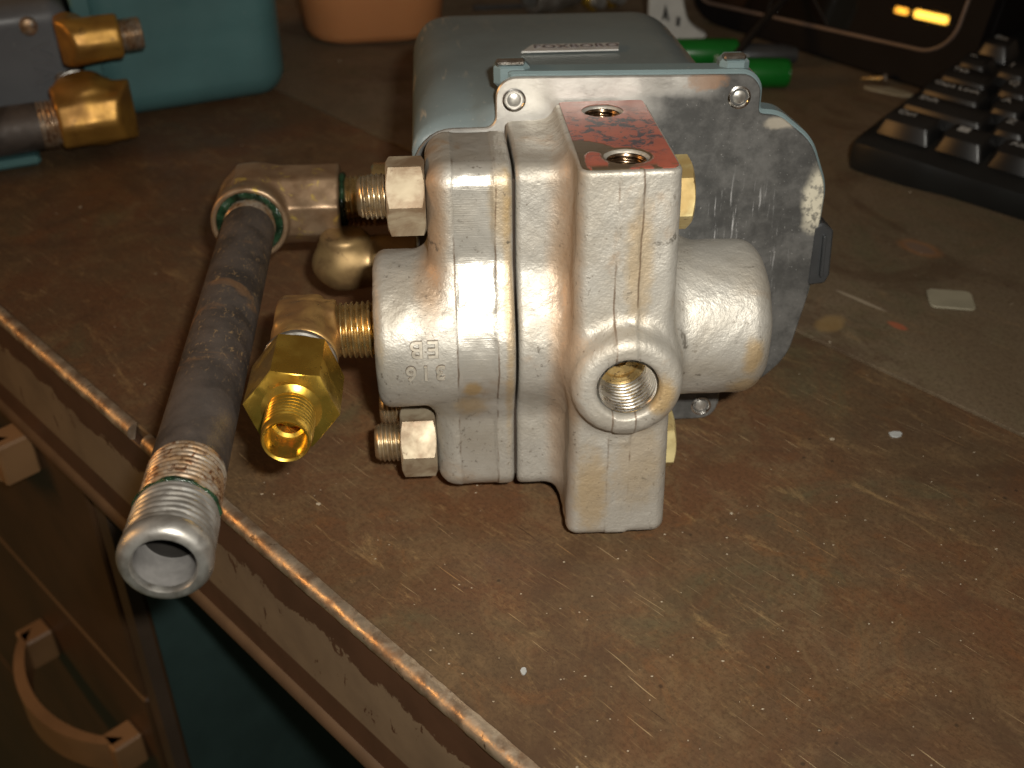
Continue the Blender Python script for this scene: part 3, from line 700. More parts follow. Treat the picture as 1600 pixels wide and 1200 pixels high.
mesh('latch', *prism(fillet_poly([(60, 43, 1), (65, 43.6, 1), (66, 46, 1), (65.4, 59, 1), (62.2, 61.5, 1.2), (60, 60, 1)], 3), 0, 9, 0.5), M['latch'], T, xf=XZ2, angle=35)
mesh('latch_rib', *prism(fillet_poly([(62.9, 46, .4), (63.8, 46, .4), (63.4, 58, .4), (62.5, 58, .4)], 2), 8.6, 10.2, 0.2), M['latch'], T, xf=XZ2, angle=35)

# brown elbow at the far end of the pipe
PA = np.array([-96.6, 112.0, 46.5]); PB = np.array([-91.9, -60.0, 45.3])
def pdir(t): return PA + (PB - PA) * t
axp = Vector(PB - PA).normalized(); PL = float(np.linalg.norm(PB - PA))
EC = (-96.2, 112.5, 47.5)
def f_elbow(p):
    a = nprism(p, EC, 'x', -100, -69.5, 22.4, 8, math.radians(8), 0.5)
    b = cyl(p, (EC[0], 0, EC[2] - 0.6), 'y', 98.5, 112, 11.6, 1.0)
    c = cyl(p, (EC[0], 0, EC[2] - 0.6), 'y', 104, 118, 10.6, 3.0)
    s = np.linalg.norm(p - np.array([EC[0] + 1, EC[1] + 2, EC[2]]), axis=-1) - 11.8
    d = smin(smin(smin(a, c, 5), s, 3), b, 1.0)
    d = d - wob(p, 0.15, 0.5)
    r = np.sqrt((p[..., 0] - EC[0]) ** 2 + (p[..., 2] - EC[2] + 0.6) ** 2)
    return smax(d, -np.maximum(r - 9.9, p[..., 1] - 103), 0.4)
el = mesh('pipe_elbow', *sdf_vf(f_elbow, (-110, 96, 33), (-67, 127, 62), 0.7), M['bronze'], T)
def lumpy_ring(R, r, axis_fr, n=64, m=12, amp=0.35, seed=1):
    rnd = random.Random(seed); ph = [rnd.uniform(0, 6.28) for _ in range(6)]; V = []; Fc = []
    for i in range(n):
        a = 2 * math.pi * i / n; w = 1 + amp * (math.sin(5 * a + ph[0]) + math.sin(11 * a + ph[1]) * .7 + math.sin(17 * a + ph[2]) * .5) / 2
        for j in range(m):
            b = 2 * math.pi * j / m; rr = R + r * w * math.cos(b); V.append((rr * math.cos(a), rr * math.sin(a), r * w * 0.8 * math.sin(b)))
    for i in range(n):
        for j in range(m):
            i2 = (i + 1) % n; j2 = (j + 1) % m; Fc.append([i * m + j, i2 * m + j, i2 * m + j2, i * m + j2])
    return xform((V, Fc), axis_fr)
mesh('sealant', *lumpy_ring(9.0, 1.9, frame((EC[0], 100.8, EC[2] - 0.6), (0, 1, 0)), amp=0.22), M['seal'], el)
# nipple and collar from the elbow into the cover
mesh('nipple', *xform(thread(7.9, 0, 14, 1.6, 0.7, 48, 8), frame((-71, 112, 48), (1, 0, 0))), M['nipple'], T, angle=70)
mesh('sealant', *lumpy_ring(8.0, 1.1, frame((-68.6, 112, 48), (1, 0, 0)), seed=4), M['seal'], el)
mesh('collar', *xform(lathe([(0.1, 0), (9.0, 0), (9.6, 0.6), (9.6, 14), (0.1, 14)], 48), frame((-59.5, 112, 50), (1, 0, 0))), M['nipple'], T, angle=40)
# pipe
fp = frame(tuple(PA + (PB - PA) / PL * 9), axp)
pipe = mesh('pipe', *lathe([(7.75, 8), (7.8, 20), (7.8, PL - 40), (7.7, PL - 38.5)], 64), M['pipe'], T, xf=fp)
mesh('thread', *xform(thread(7.75, 0, 8.2, 1.5, 0.5, 56, 8), fp), M['rustthread'], pipe, angle=70)
mesh('thread', *xform(thread(8.0, PL - 39, PL - 25.5, 1.45, 0.5, 56, 8, 0.0), fp), M['rustthread'], pipe, angle=70)
mesh('sealant', *lumpy_ring(7.6, 0.8, fp @ Matrix.Translation((0, 0, PL - 25.0)), seed=7, amp=.5), M['seal'], pipe)
end = mesh('end_bushing', *xform(join([thread(8.4, PL - 24.3, PL - 13.5, 1.7, 0.5, 56, 8, -0.2, True, False),
      lathe([(8.2, PL - 13.6), (8.7, PL - 12.8), (8.8, PL - 10.5), (8.1, PL - 9.2), (7.2, PL - 8.7), (6.2, PL - 8.7), (5.8, PL - 9.4), (5.7, PL - 10.2)], 56)]), fp), M['steel'], pipe, angle=50)
mesh('inner_wall', *xform(lathe([(5.72, PL - 10.0), (5.6, PL - 11), (5.5, PL - 18.2)], 48), fp), M['plug'], end, angle=60)
mesh('bore', *xform(lathe([(5.45, PL - 18.0), (5.2, PL - 19), (5.2, PL - 60), (0.01, PL - 60)], 48), fp), M['dark'], end)  # deeper wall coloured black in place of the bore's own shadow

# rounded second elbow behind the boss
def f_elbow2(p):
    c = np.array([-68.5, 98, 33.5])
    a = cyl(p, c, 'x', -73, -46, 7.6, 3.0)
    a2 = cyl(p, c, 'x', -60, -46, 8.4, 0.8)
    b = cyl(p, c, 'z', 33.5, 43.5, 7.4, 2.0)
    s = np.linalg.norm((p - c - np.array([-0.5, 0, 0])) * np.array([0.80, 1, 1.0]), axis=-1) - 7.9
    return smin(smin(smin(a, b, 3), s, 3), a2, 0.8)
mesh('rounded_elbow', *sdf_vf(f_elbow2, (-81, 87, 23), (-45, 109, 46), 0.7), M['bronze2'], T)
# brass elbow and hex adapter on the boss
mesh('nipple', *xform(thread(6.75, 0, 10.5, 1.35, 0.95, 48, 8, -0.4), frame((-65.6, 24, 48.6), (1, 0, 0))), M['nipple'], T, angle=70)
AC = (-72.4, 24, 48.8)
def f_elbow3(p):
    a = nprism(p, AC, 'x', -79, -65.3, 14.2, 8, math.radians(4), 0.5)
    b = rbox(p, (-79.3, 15, 42.0), (-68.5, 31, 56.0), 1.8)
    c = cyl(p, AC, 'y', 9.2, 24, 8.2, 0.8)
    return smin(smin(a, b, 2.0), c, 1.6) - wob(p, 0.12, 0.7)
el3 = mesh('brass_elbow', *sdf_vf(f_elbow3, (-83, 8, 38), (-63.5, 34, 60), 0.5), M['brassold'], T)
fa = frame((-73.1, 11.8, 48.2), (0, -1, 0), (1, 0, 0))
ad = mesh('hex_adapter', *xform(hexprism(18.2, 6.2, 24.0, math.radians(20), 0.5, bore=4.8), fa), M['brassnew'], T, angle=28)
mesh('collar', *xform(lathe([(4, 2.2), (8.3, 2.2), (8.8, 2.8), (8.8, 4.2), (8.4, 4.6), (8.7, 5.2), (8.7, 5.8), (8.2, 6.3), (4, 6.3)], 48), fa), M['steel'], ad, angle=40)
mesh('threaded_nose', *xform(join([lathe([(6.6, 24.0), (5.4, 24.7), (4.9, 25.2)], 56), thread(5.5, 25.1, 34.6, 1.3, 0.38, 56, 8, 0, False, False),
     lathe([(5.3, 34.5), (5.25, 36.0), (4.95, 36.5), (4.45, 36.2), (4.0, 33), (3.8, 29), (3.0, 28.6), (2.9, 26), (2.3, 25.7), (2.2, 22), (0.01, 22)], 56)]), fa), M['brassnew'], ad, angle=50)


# ------------------------------------------------------------------ things behind on the bench
def T3(m): return Matrix(m)
def fr_world(o, x, y, z): return Matrix(((x[0], y[0], z[0], o[0] * S), (x[1], y[1], z[1], o[1] * S), (x[2], y[2], z[2], o[2] * S), (0, 0, 0, 1)))
def at_plane(px, py, o, n):
    r = ray(px, py); return CAM + r * (((np.array(o) - CAM) @ np.array(n)) / (r @ np.array(n)))
ZT = 0.05
# second transmitter, lying at the back left
A2 = on_z(210, 192); B2 = on_z(400, 162); x2 = (B2 - A2) / np.linalg.norm(B2 - A2); y2 = np.array([-x2[1], x2[0], 0.0])
T2m = fr_world((A2[0], A2[1], ZT), x2, y2, (0, 0, 1))
T2 = empty('pressure_transmitter', T2m, label='second transmitter with turquoise cover, grey lettered body and two golden brass elbows', cat='pressure transmitter')
def p2(px, py, y=0.0):
    P = at_plane(px, py, A2 + y2 * y, y2) - np.array([A2[0], A2[1], ZT]); return float(P @ x2), float(P[2])
def f_t2(p):
    d = rbox(p, (-14, 0, 0), (72, 110, 150), 13)
    return smax(d, -10 - p[..., 0], 1)
mesh('cover', *sdf_vf(f_t2, (-13, -2, -2), (75, 113, 100), 2.2), M['teal2'], T2)
mesh('cover_lip', *prism(fillet_poly([(1.5, 3, 9), (1.5, 100, 9), (90, 100, 9), (90, 3, 9)], 5), -16, -8, 1), M['teal2'], T2, xf=Matrix(((0, 0, 1, 0), (0, 1, 0, -3), (1, 0, 0, 0), (0, 0, 0, 1))), angle=40)
gx1, gz1 = p2(150, 28, -4)
mesh('body', *sdf_vf(lambda p: rbox(p, (-140, -4, 1.5), (-17.5, 60, gz1 + 8), 7.5), (-145, -6, 0), (-15, 62, gz1 + 11), 1.6), M['greyenamel'], T2)
gb = [o for o in T2.children if o.name.startswith('body')][0]
mx, mz = p2(66, 100, -5)
mesh('casting_mark', *xform(text_vf('VIA', 11, 0.5, 0.15, 1.15), Matrix.Translation((mx, -4.2, mz)) @ Matrix.Rotation(math.pi / 2, 4, 'X') @ Matrix.Rotation(-math.pi / 2 - 0.1, 4, 'Z')), M['greyenamel'], gb, angle=40)
def elbow2_at(px, py, ydep, ff, lx0, lx1, to_left, sub=0.9):
    cx, cz = p2(px, py, ydep)
    def f(p):
        a = nprism(p, (cx, ydep, cz), 'x', cx - lx0, cx + lx1, ff, 8, math.radians(22.5), 1.5)
        b = nprism(p, (cx + (lx1 * 0.1 if to_left else -lx0 * 0.5), ydep, cz), 'y', ydep - ff * 0.2, -7, ff * 0.92, 8, math.radians(22.5), 1.5)
        d = smin(a, b, 3)
        if to_left: d = smin(d, cyl(p, (cx - 3, ydep + 4, 0), 'z', cz, cz + ff * 0.62, ff * 0.36, 3), 7)
        # the elbow's heel is cut off at a slant
        sgn = 1 if to_left else -1
        heel = (sgn * (p[..., 0] - cx) - (lx1 if to_left else lx0)) + np.maximum(0, (p[..., 1] * -1 + ydep)) * 0.6 + ff * 0.12
        d = smax(d, heel, 1.5) - wob(p, 0.2, 0.35)
        return d
    R_ = max(lx0, lx1) + 4
    return (cx, cz), mesh('brass_elbow', *sdf_vf(f, (cx - R_, ydep - ff, cz - ff), (cx + R_, -3, cz + ff), sub), M['brassold2'], T2)
M['brassold2'] = mat_metal('golden_brass', (0.46, 0.25, 0.05), (0.30, 0.15, 0.035), (0.33, 0.5), 0.6, 60, (0.12, 0.07, 0.03), (0.62, 0.74), 300, 0.4, 0.12)
(c1x, c1z), e1 = elbow2_at(140, 62, -22, 17.5, 14, 12, False)
mesh('outlet_thread', *xform(thread(6.6, 0, 9, 1.6, 0.6, 40, 8), frame((c1x + 11.5, -22, c1z), (1, 0, 0))), M['rustthread'], e1, angle=70)
(c2x, c2z), e2 = elbow2_at(148, 178, -24, 24, 15, 19, True)
mesh('neck_ring', *xform(lathe([(0.1, 0), (9.6, 0), (10, 1), (10, 3), (9, 3.4), (0.1, 3.4)], 40), frame((c2x - 4, -9, c2z + 5), (0, -1, 0))), M['steel'], e2, angle=40)
mesh('pipe', *xform(lathe([(9.6, 0), (9.8, 8), (9.8, 60), (9.0, 60), (0.1, 60)], 48), frame((c2x - 22, -24, c2z - 1.5), (-1, 0, 0))), M['pipe'], T2, angle=40)
mesh('thread', *xform(thread(9.7, 0, 9, 1.8, 0.6, 44, 8), frame((c2x - 14, -24, c2z - 1.5), (-1, 0, 0))), M['rustthread'], e2, angle=70)
for q, (px, py) in enumerate(((45, 42), (100, 128))):
    hx, hz = p2(px, py, -6)
    mesh('screw_boss', *xform(lathe([(3.6, 0), (3.4, 3), (2.4, 3.6), (0.1, 3.6)], 24), frame((hx, -3.8, hz), (0, -1, 0))), M['rustthread'], gb, angle=40)
fx, fz = p2(55, 245, -26)
mesh('base_lip', *box(-150, fx + 2, -30, -3, 0.2, 4.2, 1.5), M['teal2'], T2, angle=30)

# orange tub
tc = on_z(583, 30, 0)
TB = empty('plastic_tub', Matrix.Translation(Vector((tc[0] * S, (tc[1] - 12) * S, ZT * S))), label='pale orange plastic tub standing at the back of the workbench', cat='tub')
def tub():
    V = []; Fc = []; rings = []
    for z, g, rr in ((0, -7, 18), (1.5, -3, 21), (6, 0, 23), (30, 2.5, 24), (62, 5, 25), (62, 3.6, 24), (30, 1.2, 23), (3, -2, 21)):
        rings.append([(x, y, z) for x, y in fillet_poly([(-35 - g, -32 - g, rr), (37 + g, -32 - g, rr), (37 + g, 40 + g, rr), (-35 - g, 40 + g, rr)], 8)])
    n = len(rings[0])
    for g in rings: V += g
    for k in range(len(rings) - 1):
        for i in range(n):
            j = (i + 1) % n; Fc.append([k * n + i, k * n + j, (k + 1) * n + j, (k + 1) * n + i])
    Fc.append(list(range(n))[::-1]); Fc.append([(len(rings) - 1) * n + i for i in range(n)]); return V, Fc
mesh('wall', *tub(), M['tub'], TB, angle=60)
TB.rotation_euler.z = 0.16
tub_rim = mesh('rim', *xform(tube([(x, y, 62.5) for x, y in fillet_poly([(-39, -36, 25), (41, -36, 25), (41, 44, 25), (-39, 44, 25)], 8)] + [(-39 + 25, -36, 62.5)], 1.8, 8), Matrix.Identity(4)), M['tub'], TB)

# loose fittings behind the cover
def place(px, py, z=ZT): P = on_z(px, py, z); return Matrix.Translation(Vector((P[0] * S, P[1] * S, z * S)))
o = empty('steel_coupling', place(862, 14) @ Matrix.Rotation(0.5, 4, 'Z'), label='grey steel coupling lying behind the transmitter cover, widest of the loose fittings', cat='pipe fitting', group='loose fittings behind the cover')
mesh('sleeve', *xform(lathe([(7, -15), (9.4, -15), (10, -14), (10, -3), (8.6, -1.5), (8.6, 1.5), (10, 3), (10, 14), (9.4, 15), (7, 15)], 40), frame((0, 0, 10), (1, 0.1, 0))), M['steel'], o, angle=40)
mesh('hex_band', *xform(hexprism(21, -4, 4, 0.2, 0.5, bore=7), frame((0, 0, 10.5), (1, 0.1, 0))), M['steel'], o, angle=28)
for px, py, r, lab in ((925, 16, 5, 'small brass plug to the right of the grey coupling'), (955, 11, 6, 'shiny brass plug nearest the white bracket')):
    o = empty('brass_plug', place(px, py), label=lab, cat='pipe fitting', group='loose fittings behind the cover')
    mesh('head', *xform(hexprism(r * 2, -3, 2, 0.3, 0.5), frame((0, 0, r * 1.1), (0.5, -0.8, 0.1))), M['brassnew'], o, angle=28)
    mesh('shank', *xform(thread(r * .7, 2, 9, 1.3, .4, 32, 8), frame((0, 0, r * 1.1), (0.5, -0.8, 0.1))), M['steel'], o, angle=60)
o = tag(mesh('metal_sliver', *xform(box(-14, 14, -3, 3, 0, 1.6, 0.6), Matrix.Rotation(0.12, 4, 'Z')), M['latch'], smooth=False), 'thin dark metal bar lying behind the left end of the cover', 'metal bar'); o.matrix_world = place(778, 12)
# white bracket standing beside the monitor
P0 = on_z(1058, 67, ZT); nb = np.array([0, -1.0, 0])
def pb(px, py): q = at_plane(px, py, P0, nb) - P0; return float(q[0]), float(q[2])
WB = empty('plastic_bracket', fr_world((P0[0], P0[1], ZT), (1, 0, 0), (0, 1, 0), (0, 0, 1)), label='white plastic bracket with two dark slots, its foot flared toward the monitor', cat='bracket')
XZ3 = Matrix(((1, 0, 0, 0), (0, 0, -1, 6), (0, 1, 0, 0), (0, 0, 0, 1)))
ol = [(*pb(1012, 62), 1), (*pb(1014, -18), 1), (*pb(1066, -22), 1), (*pb(1069, 8), 8), (*pb(1076, 38), 14), (*pb(1106, 56), 1), (*pb(1092, 68), 1)]
ol = [(x, max(0.2, z), r) for x, z, r in ol]
mesh('web', *prism(fillet_poly(ol, 5), 0, 6, 0.6), M['white'], WB, xf=XZ3, angle=40)
for q in ([(1034, 30), (1040, 6), (1046, 32), (1042, 33), (1040, 24), (1038, 31)], [(1056, 40), (1057, 26), (1063, 27), (1062, 41)]):
    mesh('slot_shade', *prism([pb(*a) for a in q], 5.2, 6.3), M['dark'], WB, xf=XZ3, smooth=False)  # solid black insets painted as the shade of open holes

# two green markers
def marker(px0, px1, py, lab, txt=None):
    P = on_z((px0 + px1) / 2, py, 7.3); L = abs(at_plane(px1, py, P, (0, -1, 0))[0] - at_plane(px0, py, P, (0, -1, 0))[0])
    m = Matrix.Translation(Vector((P[0] * S, P[1] * S, ZT * S)))
    o = empty('green_marker', m, label=lab, cat='marker', group='green markers by the monitor')
    f = frame((-L / 2, 0, 7.0), (1, 0, 0), (0, 0, 1))
    b = mesh('barrel', *lathe([(0.1, 0), (5.6, 0), (6.6, 0.7), (6.9, 1.6), (6.9, L - 1.6), (6.5, L - 0.5), (5.8, L), (0.1, L)], 40), M['green'], o, xf=f, angle=40)
    return o, b, L
o, b, L = marker(1040, 1152, 82, 'green marker with white lettering, the farther one, its grey cap pointing right', True)
mesh('cap', *xform(lathe([(0.1, 0), (5.4, 0), (5.6, 4), (5.2, 22), (3.6, 29), (0.1, 30)], 36), frame((L / 2, 0, 6.0), (1, 0, 0))), M['latch'], o, angle=40)
v, f = text_vf('PACT', 6.0, 0.1, 0, 1.2); out = [(x + 13.5, -6.95 * math.cos(y / 6.95 - 0.15) - z, 7 + 6.95 * math.sin(y / 6.95 - 0.15)) for x, y, z in v]
mesh('lettering', out, f, M['print'], b, smooth=False)
o, b, L = marker(1128, 1231, 113, 'plain green marker, the nearer one, beside the transmitter plate')
mesh('end_ring', *xform(lathe([(5.9, -0.2), (6.3, 0.3), (6.3, 1.0), (5.9, 1.4)], 36), frame((L / 2 - 1, 0, 7.0), (1, 0, 0))), M['green'], o, angle=40)

# monitor
A = on_z(1100, 37, ZT); B = on_z(1413, 135, ZT); em = (B - A) / np.linalg.norm(B - A); nm0 = np.array([em[1], -em[0], 0.0]); nm0 = nm0 if nm0 @ (-A) > 0 else -nm0
tl = math.radians(15); um = np.array([0, 0, 1.0]) * math.cos(tl) - nm0 * math.sin(tl); Nm = nm0 * math.cos(tl) + np.array([0, 0, 1.0]) * math.sin(tl)
MON = empty('monitor', fr_world(A, em, um, Nm), label='black monitor tilted back, glossy dark screen reflecting two orange lamp streaks', cat='monitor')
XM = Matrix.Identity(4)
def pm(px, py):
    q = at_plane(px, py, A, Nm) - A; return float(q @ em), float(q @ um)
hl = pm(1073, 0)[0]; hr = pm(1558, 0)[0]
frame_o = fillet_poly([(hl, 1.0, 22), (hr, 1.0, 16), (hr, 118, 14), (hl, 118, 14)], 6)
mesh('housing', *prism([(x, y) for x, y in frame_o], -60, -6, 3), M['matteblack'], MON, angle=35)
b0 = pm(1100, 1); b1 = pm(1440, 76); r0 = pm(1496, 35); r1 = pm(1506, 0)
def on_line(p, q, x): return p[1] + (q[1] - p[1]) * (x - p[0]) / (q[0] - p[0])
xr = r0[0] + 0.5
scr = fillet_poly([(hl + 5, on_line(b0, b1, hl + 5), 10), (xr, on_line(b0, b1, xr), 15), (xr + 2, 108, 12), (hl + 6, 108, 12)], 8)
def ring_plate(o_out, o_in, z0, z1, b=1.0):
    def res(o, n=160):
        P = [Vector(q) for q in o]; L = [0]
        for i in range(len(P)): L.append(L[-1] + (P[(i + 1) % len(P)] - P[i]).length)
        out = []; k = 0
        for i in range(n):
            t = L[-1] * i / n
            while L[k + 1] < t: k += 1
            out.append(tuple(P[k].lerp(P[(k + 1) % len(P)], (t - L[k]) / max(1e-9, L[k + 1] - L[k]))))
        return out
    oi = res(o_in); c = Vector((sum(q[0] for q in oi) / len(oi), sum(q[1] for q in oi) / len(oi)))
    oo_r = res(o_out); oo = [min(oo_r, key=lambda w: (lambda a, b2: abs((a - b2 + math.pi) % (2 * math.pi) - math.pi))(math.atan2(w[1] - c.y, w[0] - c.x), math.atan2(q[1] - c.y, q[0] - c.x))) for q in oi]
    n = len(oi); rings = [(oo, z0), (oo, z1 - b), ([tuple(Vector(a).lerp(Vector(c2), 0.06)) for a, c2 in zip(oo, oi)], z1), (oi, z1), (oi, z0)]
    V = []; Fc = []
    for g, z in rings: V += [(x, y, z) for x, y in g]
    for k in range(4):
        for i in range(n):
            j = (i + 1) % n; Fc.append([k * n + i, k * n + j, (k + 1) * n + j, (k + 1) * n + i])
    return V, Fc
mesh('bezel', *ring_plate(frame_o, inset(scr, -1.0), -6, 0, 1.5), M['matteblack'], MON, angle=35)
mesh('screen', *prism(scr, -5.5, -2.0, 0.2), M['screen'], MON, smooth=False)
bead = inset(scr, -0.6)
mesh('bead', *tube([(x, y, 0.1) for x, y in bead] + [(*bead[0], 0.1)], 1.0, 8), M['beadm'], MON)
mesh('stand', *xform(box(20, 110, 4, 40, -85, -58, 2), Matrix.Identity(4)), M['black'], MON, angle=30)
# the two lamps across the room whose reflections show in the screen
def mirrored(px, py, D=1450):
    r = ray(px, py); Q = at_plane(px, py, A - Nm * 2, Nm); r = r / np.linalg.norm(r); rr = r - 2 * (r @ Nm) * Nm; return Q + rr * D
for (xa, ya, xb, yb, th, pw, cc) in ((1430, 21, 1480, 32, 11, 0.16, (1.0, 0.50, 0.06)), (1400, 15, 1418, 19, 8, 0.03, (1.0, 0.42, 0.04))):
    Pa = mirrored(xa, ya); Pb = mirrored(xb, yb); Pc = (Pa + Pb) / 2; Lw = float(np.linalg.norm(Pb - Pa)); tgt = at_plane((xa + xb) / 2, (ya + yb) / 2, A, Nm)
    l_ = area_lamp('room_lamp', tuple(Pc), tuple(tgt), Lw, th * 0.9, pw, cc)
    zd = Vector(Pc - tgt).normalized(); xd = Vector(Pb - Pa); xd = (xd - xd.dot(zd) * zd).normalized(); yd = zd.cross(xd)
    l_.rotation_euler = Matrix(((xd.x, yd.x, zd.x), (xd.y, yd.y, zd.y), (xd.z, yd.z, zd.z))).to_euler()
# cable
c0 = on_z(1139, 99, 6); c3 = at_plane(1229, -6, A + Nm * 9, Nm); c1 = c0 * 0.66 + c3 * 0.34 + np.array([0, 0, 1.0]); c2 = c0 * 0.33 + c3 * 0.67 + np.array([0, 0, 1.5])
pts = []
for k in range(21):
    t = k / 20; pts.append(((1 - t) ** 3 * c0 + 3 * (1 - t) ** 2 * t * c1 + 3 * (1 - t) * t * t * c2 + t ** 3 * c3))
cab0 = np.array([c0[0] - 6, c0[1] - 10, ZT + 2.1]); pts = [cab0 - np.array([12, 16, 0]), cab0] + pts + [c3 + (c3 - c0) * 0.9]
tag(mesh('cable', *tube([tuple(q) for q in pts], 2.0, 10), M['cable']), 'thin black cable rising over the green marker to the monitor', 'cable')
# keyboard
K0 = on_z(1321, 262, ZT); kx = np.array([0.745, -0.667, 0.0]); ky = np.array([0.667, 0.745, 0.0])
KT = math.radians(4); kyt = ky * math.cos(KT) + np.array([0, 0, 1]) * math.sin(KT); kz = np.cross(kx, kyt)
KB = empty('keyboard', fr_world((K0[0], K0[1], ZT), kx, kyt, kz), label='black computer keyboard with white legends, at the right edge of the bench', cat='keyboard')
def kb_case():
    pr = [(-1, 8), (0.5, 12), (3, 13.0), (8, 13.4), (140, 13.4), (150, 12.5), (153, 8), (152, -2), (0, 0)]
    V = []; Fc = []; xs = [0, 1.5, 5, 12, 26, 34, 42, 52, 100, 200, 300, 440, 455]; n = len(pr)
    for x in xs:
        wv = -3.2 * (1 - math.cos(max(0, min(1, (x - 22) / 26)) * math.pi)) / 2
        dx = {0: 3.0, 1.5: 1.0}.get(x, 0)
        for y, z in pr:
            y2_ = y + (dx if y < 80 else -dx) + (wv * -0.9 if y < 20 else 0)
            V.append((x, y2_, max(-1 if y < 80 else -12, z - dx * 0.8 + (wv * 0.6 if (z > 5 and y < 8) else 0))))
    for k in range(len(xs) - 1):
        for i in range(n):
            j = (i + 1) % n; Fc.append([k * n + i, k * n + j, (k + 1) * n + j, (k + 1) * n + i])
    Fc.append(list(range(n))[::-1]); Fc.append([(len(xs) - 1) * n + i for i in range(n)]); return V, Fc
v, f = kb_case(); f = [q[::-1] for q in f]
mesh('case', v, f, M['black'], KB, angle=35)
ROWS = [(8, [('Ctrl', 28), ('LOGO', 24), ('Alt', 24), ('', 118), ('Alt', 24)]),
        (27, [('Shift', 43), ('Z', 19), ('X', 19), ('C', 19), ('V', 19), ('B', 19), ('N', 19)]),
        (46, [('Caps Lock', 33), ('A', 19), ('S', 19), ('D', 19), ('F', 19), ('G', 19), ('H', 19)]),
        (65, [('Tab', 28), ('Q', 19), ('W', 19), ('E', 19), ('R', 19), ('T', 19), ('Y', 19)]),
        (84, [('~', 19), ('1', 19), ('2', 19), ('3', 19), ('4', 19), ('5', 19), ('6', 19)]),
        (110, [('Esc', 19), ('', 14), ('F1', 19), ('F2', 19), ('F3', 19), ('F4', 19)])]
for y0, keys in ROWS:
    y0 = 3 + y0 * 0.9
    x = 4.0
    for lab, w in keys:
        w *= 0.9
        if lab == '' and w < 80: x += w; continue
        a, b2, z0, z1 = x + 0.8, x + w - 0.8, 12.6, 19.6 + (0.8 if y0 > 80 else 0)
        bot = [(a, y0), (b2, y0), (b2, y0 + 15.9), (a, y0 + 15.9)]; top = [(a + 2.2, y0 + 2.6), (b2 - 2.2, y0 + 2.6), (b2 - 2.2, y0 + 14.4), (a + 2.2, y0 + 14.4)]
        bo = fillet_poly([(p[0], p[1], 1.2) for p in bot], 2); to = fillet_poly([(p[0], p[1], 2.0) for p in top], 2); n = len(bo)
        V = [(p[0], p[1], z0) for p in bo] + [(p[0] * .97 + q[0] * .03, p[1] * .97 + q[1] * .03, z1 - 0.9) if False else (p[0], p[1], z1 - 0.5) for p, q in zip([(t[0] + (bb[0] - t[0]) * .12, t[1] + (bb[1] - t[1]) * .12) for t, bb in zip(to, bo)], bo)] + [(p[0], p[1], z1) for p in to]
        F_ = []
        for k in range(2):
            for i in range(n):
                j = (i + 1) % n; F_.append([k * n + i, k * n + j, (k + 1) * n + j, (k + 1) * n + i])
        F_.append([2 * n + i for i in range(n)]); F_.append(list(range(n))[::-1])
        k_ = mesh('key', V, F_, M['keytop'], KB, angle=50)
        if lab == 'LOGO':
            for i in (0, 1):
                for j in (0, 1):
                    mesh('logo', *box(a + 5 + i * 2.3, a + 7.1 + i * 2.3, y0 + 9 + j * 2.2, y0 + 11 + j * 2.2, z1, z1 + 0.12), M['legend'], k_, smooth=False)
        elif lab:
            mesh('legend', *xform(text_vf(lab, 5.6 if len(lab) < 3 else 4.6, 0.06, 0, 1.0), Matrix.Translation((a + 4.2 + len(lab) * 1.0, y0 + 11.2, z1 + 0.08))), M['legend'], k_, smooth=False)
        x += w
# small things lying about
o = empty('wood_screw', place(1374, 132), label='small brass screw lying point left in front of the monitor', cat='screw')
mesh('head', *xform(lathe([(0.1, 0), (2.8, 0.2), (3.0, 1.2), (1.6, 2.4), (0.1, 2.4)], 24), frame((3, 0, 3), (-0.95, 0.25, -0.1))), M['stainless'], o, angle=40)
mesh('shank', *xform(thread(1.7, 2, 12, 1.2, .4, 20, 6, 1.0), frame((3, 0, 3), (-0.95, 0.25, -0.1))), M['nipple'], o, angle=70)
rnd = random.Random(11)
sh = [(14 * math.cos(a) * rnd.uniform(.6, 1), 5 * math.sin(a) * rnd.uniform(.6, 1)) for a in [i * math.pi / 7 for i in range(14)]]
tag(mesh('foil_scrap', *prism(sh, 0.1, 0.9, 0.1), M['pad'], smooth=False), 'torn pale scrap lying just below the brass screw', 'scrap').matrix_world = place(1392, 145) @ Matrix.Rotation(-0.6, 4, 'Z')
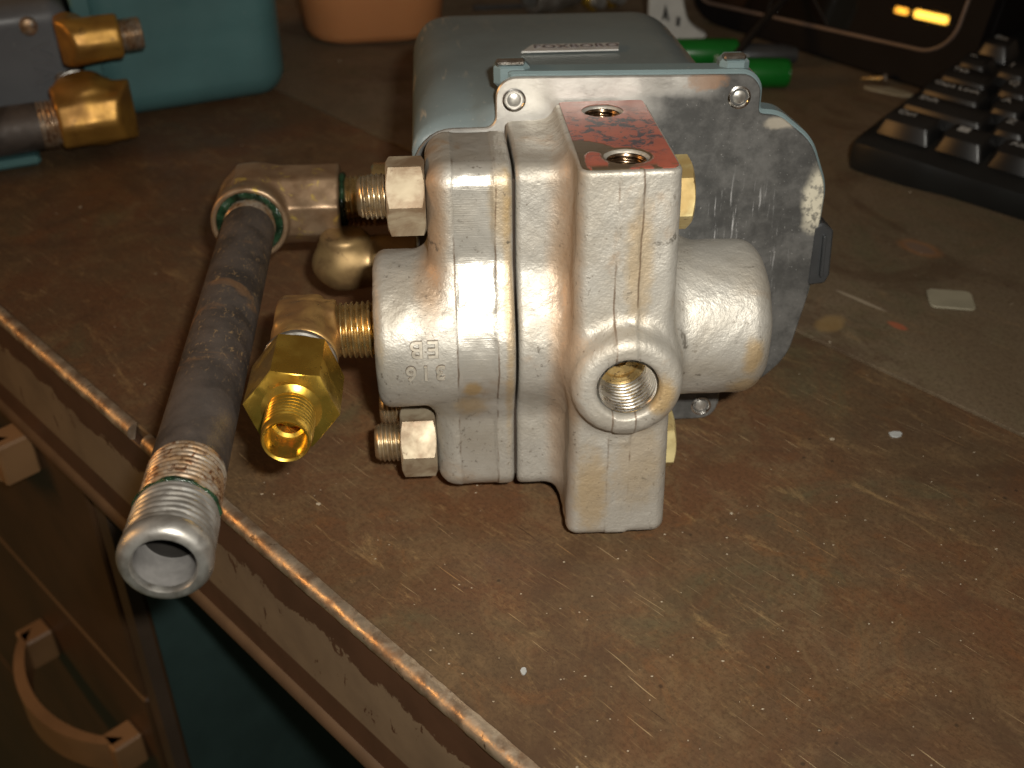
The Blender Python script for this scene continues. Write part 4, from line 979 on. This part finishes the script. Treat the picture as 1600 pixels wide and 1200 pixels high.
tag(mesh('rubber_pad', *prism(fillet_poly([(-7.5, -6, 2.2), (7.5, -6, 2.2), (7.5, 6, 2.2), (-7.5, 6, 2.2)], 5), 0.02, 0.9, 0.3), M['pad'], angle=30), 'cream rounded-square pad stuck to the bench in front of the keyboard', 'pad').matrix_world = place(1485, 470) @ Matrix.Rotation(-0.15, 4, 'Z')
def chips():
    rnd = random.Random(3); parts = []
    for k in range(270):
        if k < 200:
            px = rnd.uniform(350, 1600); py = rnd.uniform(640, 1200)
        else: px = rnd.uniform(0, 1600); py = rnd.uniform(60, 640)
        P = on_z(px, py, 0.0); t = (P - E0) @ tn
        if t < 4: continue
        z = 0.02 if t < 178.6 else 0.07
        r = rnd.uniform(0.08, 0.22) * (1.0 if rnd.random() > 0.04 else 2.4); m = rnd.randint(4, 6); a0 = rnd.uniform(0, 6.3); el_ = rnd.uniform(1, 2.0)
        o = [(P[0] + r * el_ * math.cos(a0 + 6.283 * i / m) * rnd.uniform(.7, 1.2), P[1] + r * math.sin(a0 + 6.283 * i / m) * rnd.uniform(.7, 1.2)) for i in range(m)]
        parts.append(prism(o, z, z + r * 0.5))
    return join(parts)
tag(mesh('debris', *chips(), M['crumb'] if 'crumb' in M else mat_plain('pale_crumbs', (0.45, 0.38, 0.28), 0.6), smooth=False), 'pale crumbs and paint chips scattered over the workbench', 'debris', kind='stuff')
def flake(px, py, r, ang, mat, lab):
    rnd = random.Random(int(px)); o = [(r * 1.6 * math.cos(a) * rnd.uniform(.7, 1), r * math.sin(a) * rnd.uniform(.7, 1)) for a in [i * math.pi / 4 for i in range(8)]]
    P = on_z(px, py); z = 0.02 if (P - E0) @ tn < 178.6 else 0.07
    tag(mesh('paint_chip', *prism(o, 0.0, 0.5, 0.05), mat, smooth=False), lab, 'paint chip').matrix_world = place(px, py, z) @ Matrix.Rotation(ang, 4, 'Z')
flake(818, 1050, 0.8, 1.4, M['legend'], 'white elongated paint chip lying alone on the bench near the lower edge')
flake(1399, 680, 1.5, 0.2, M['legend'], 'white star-shaped paint chip below the bench seam at right')
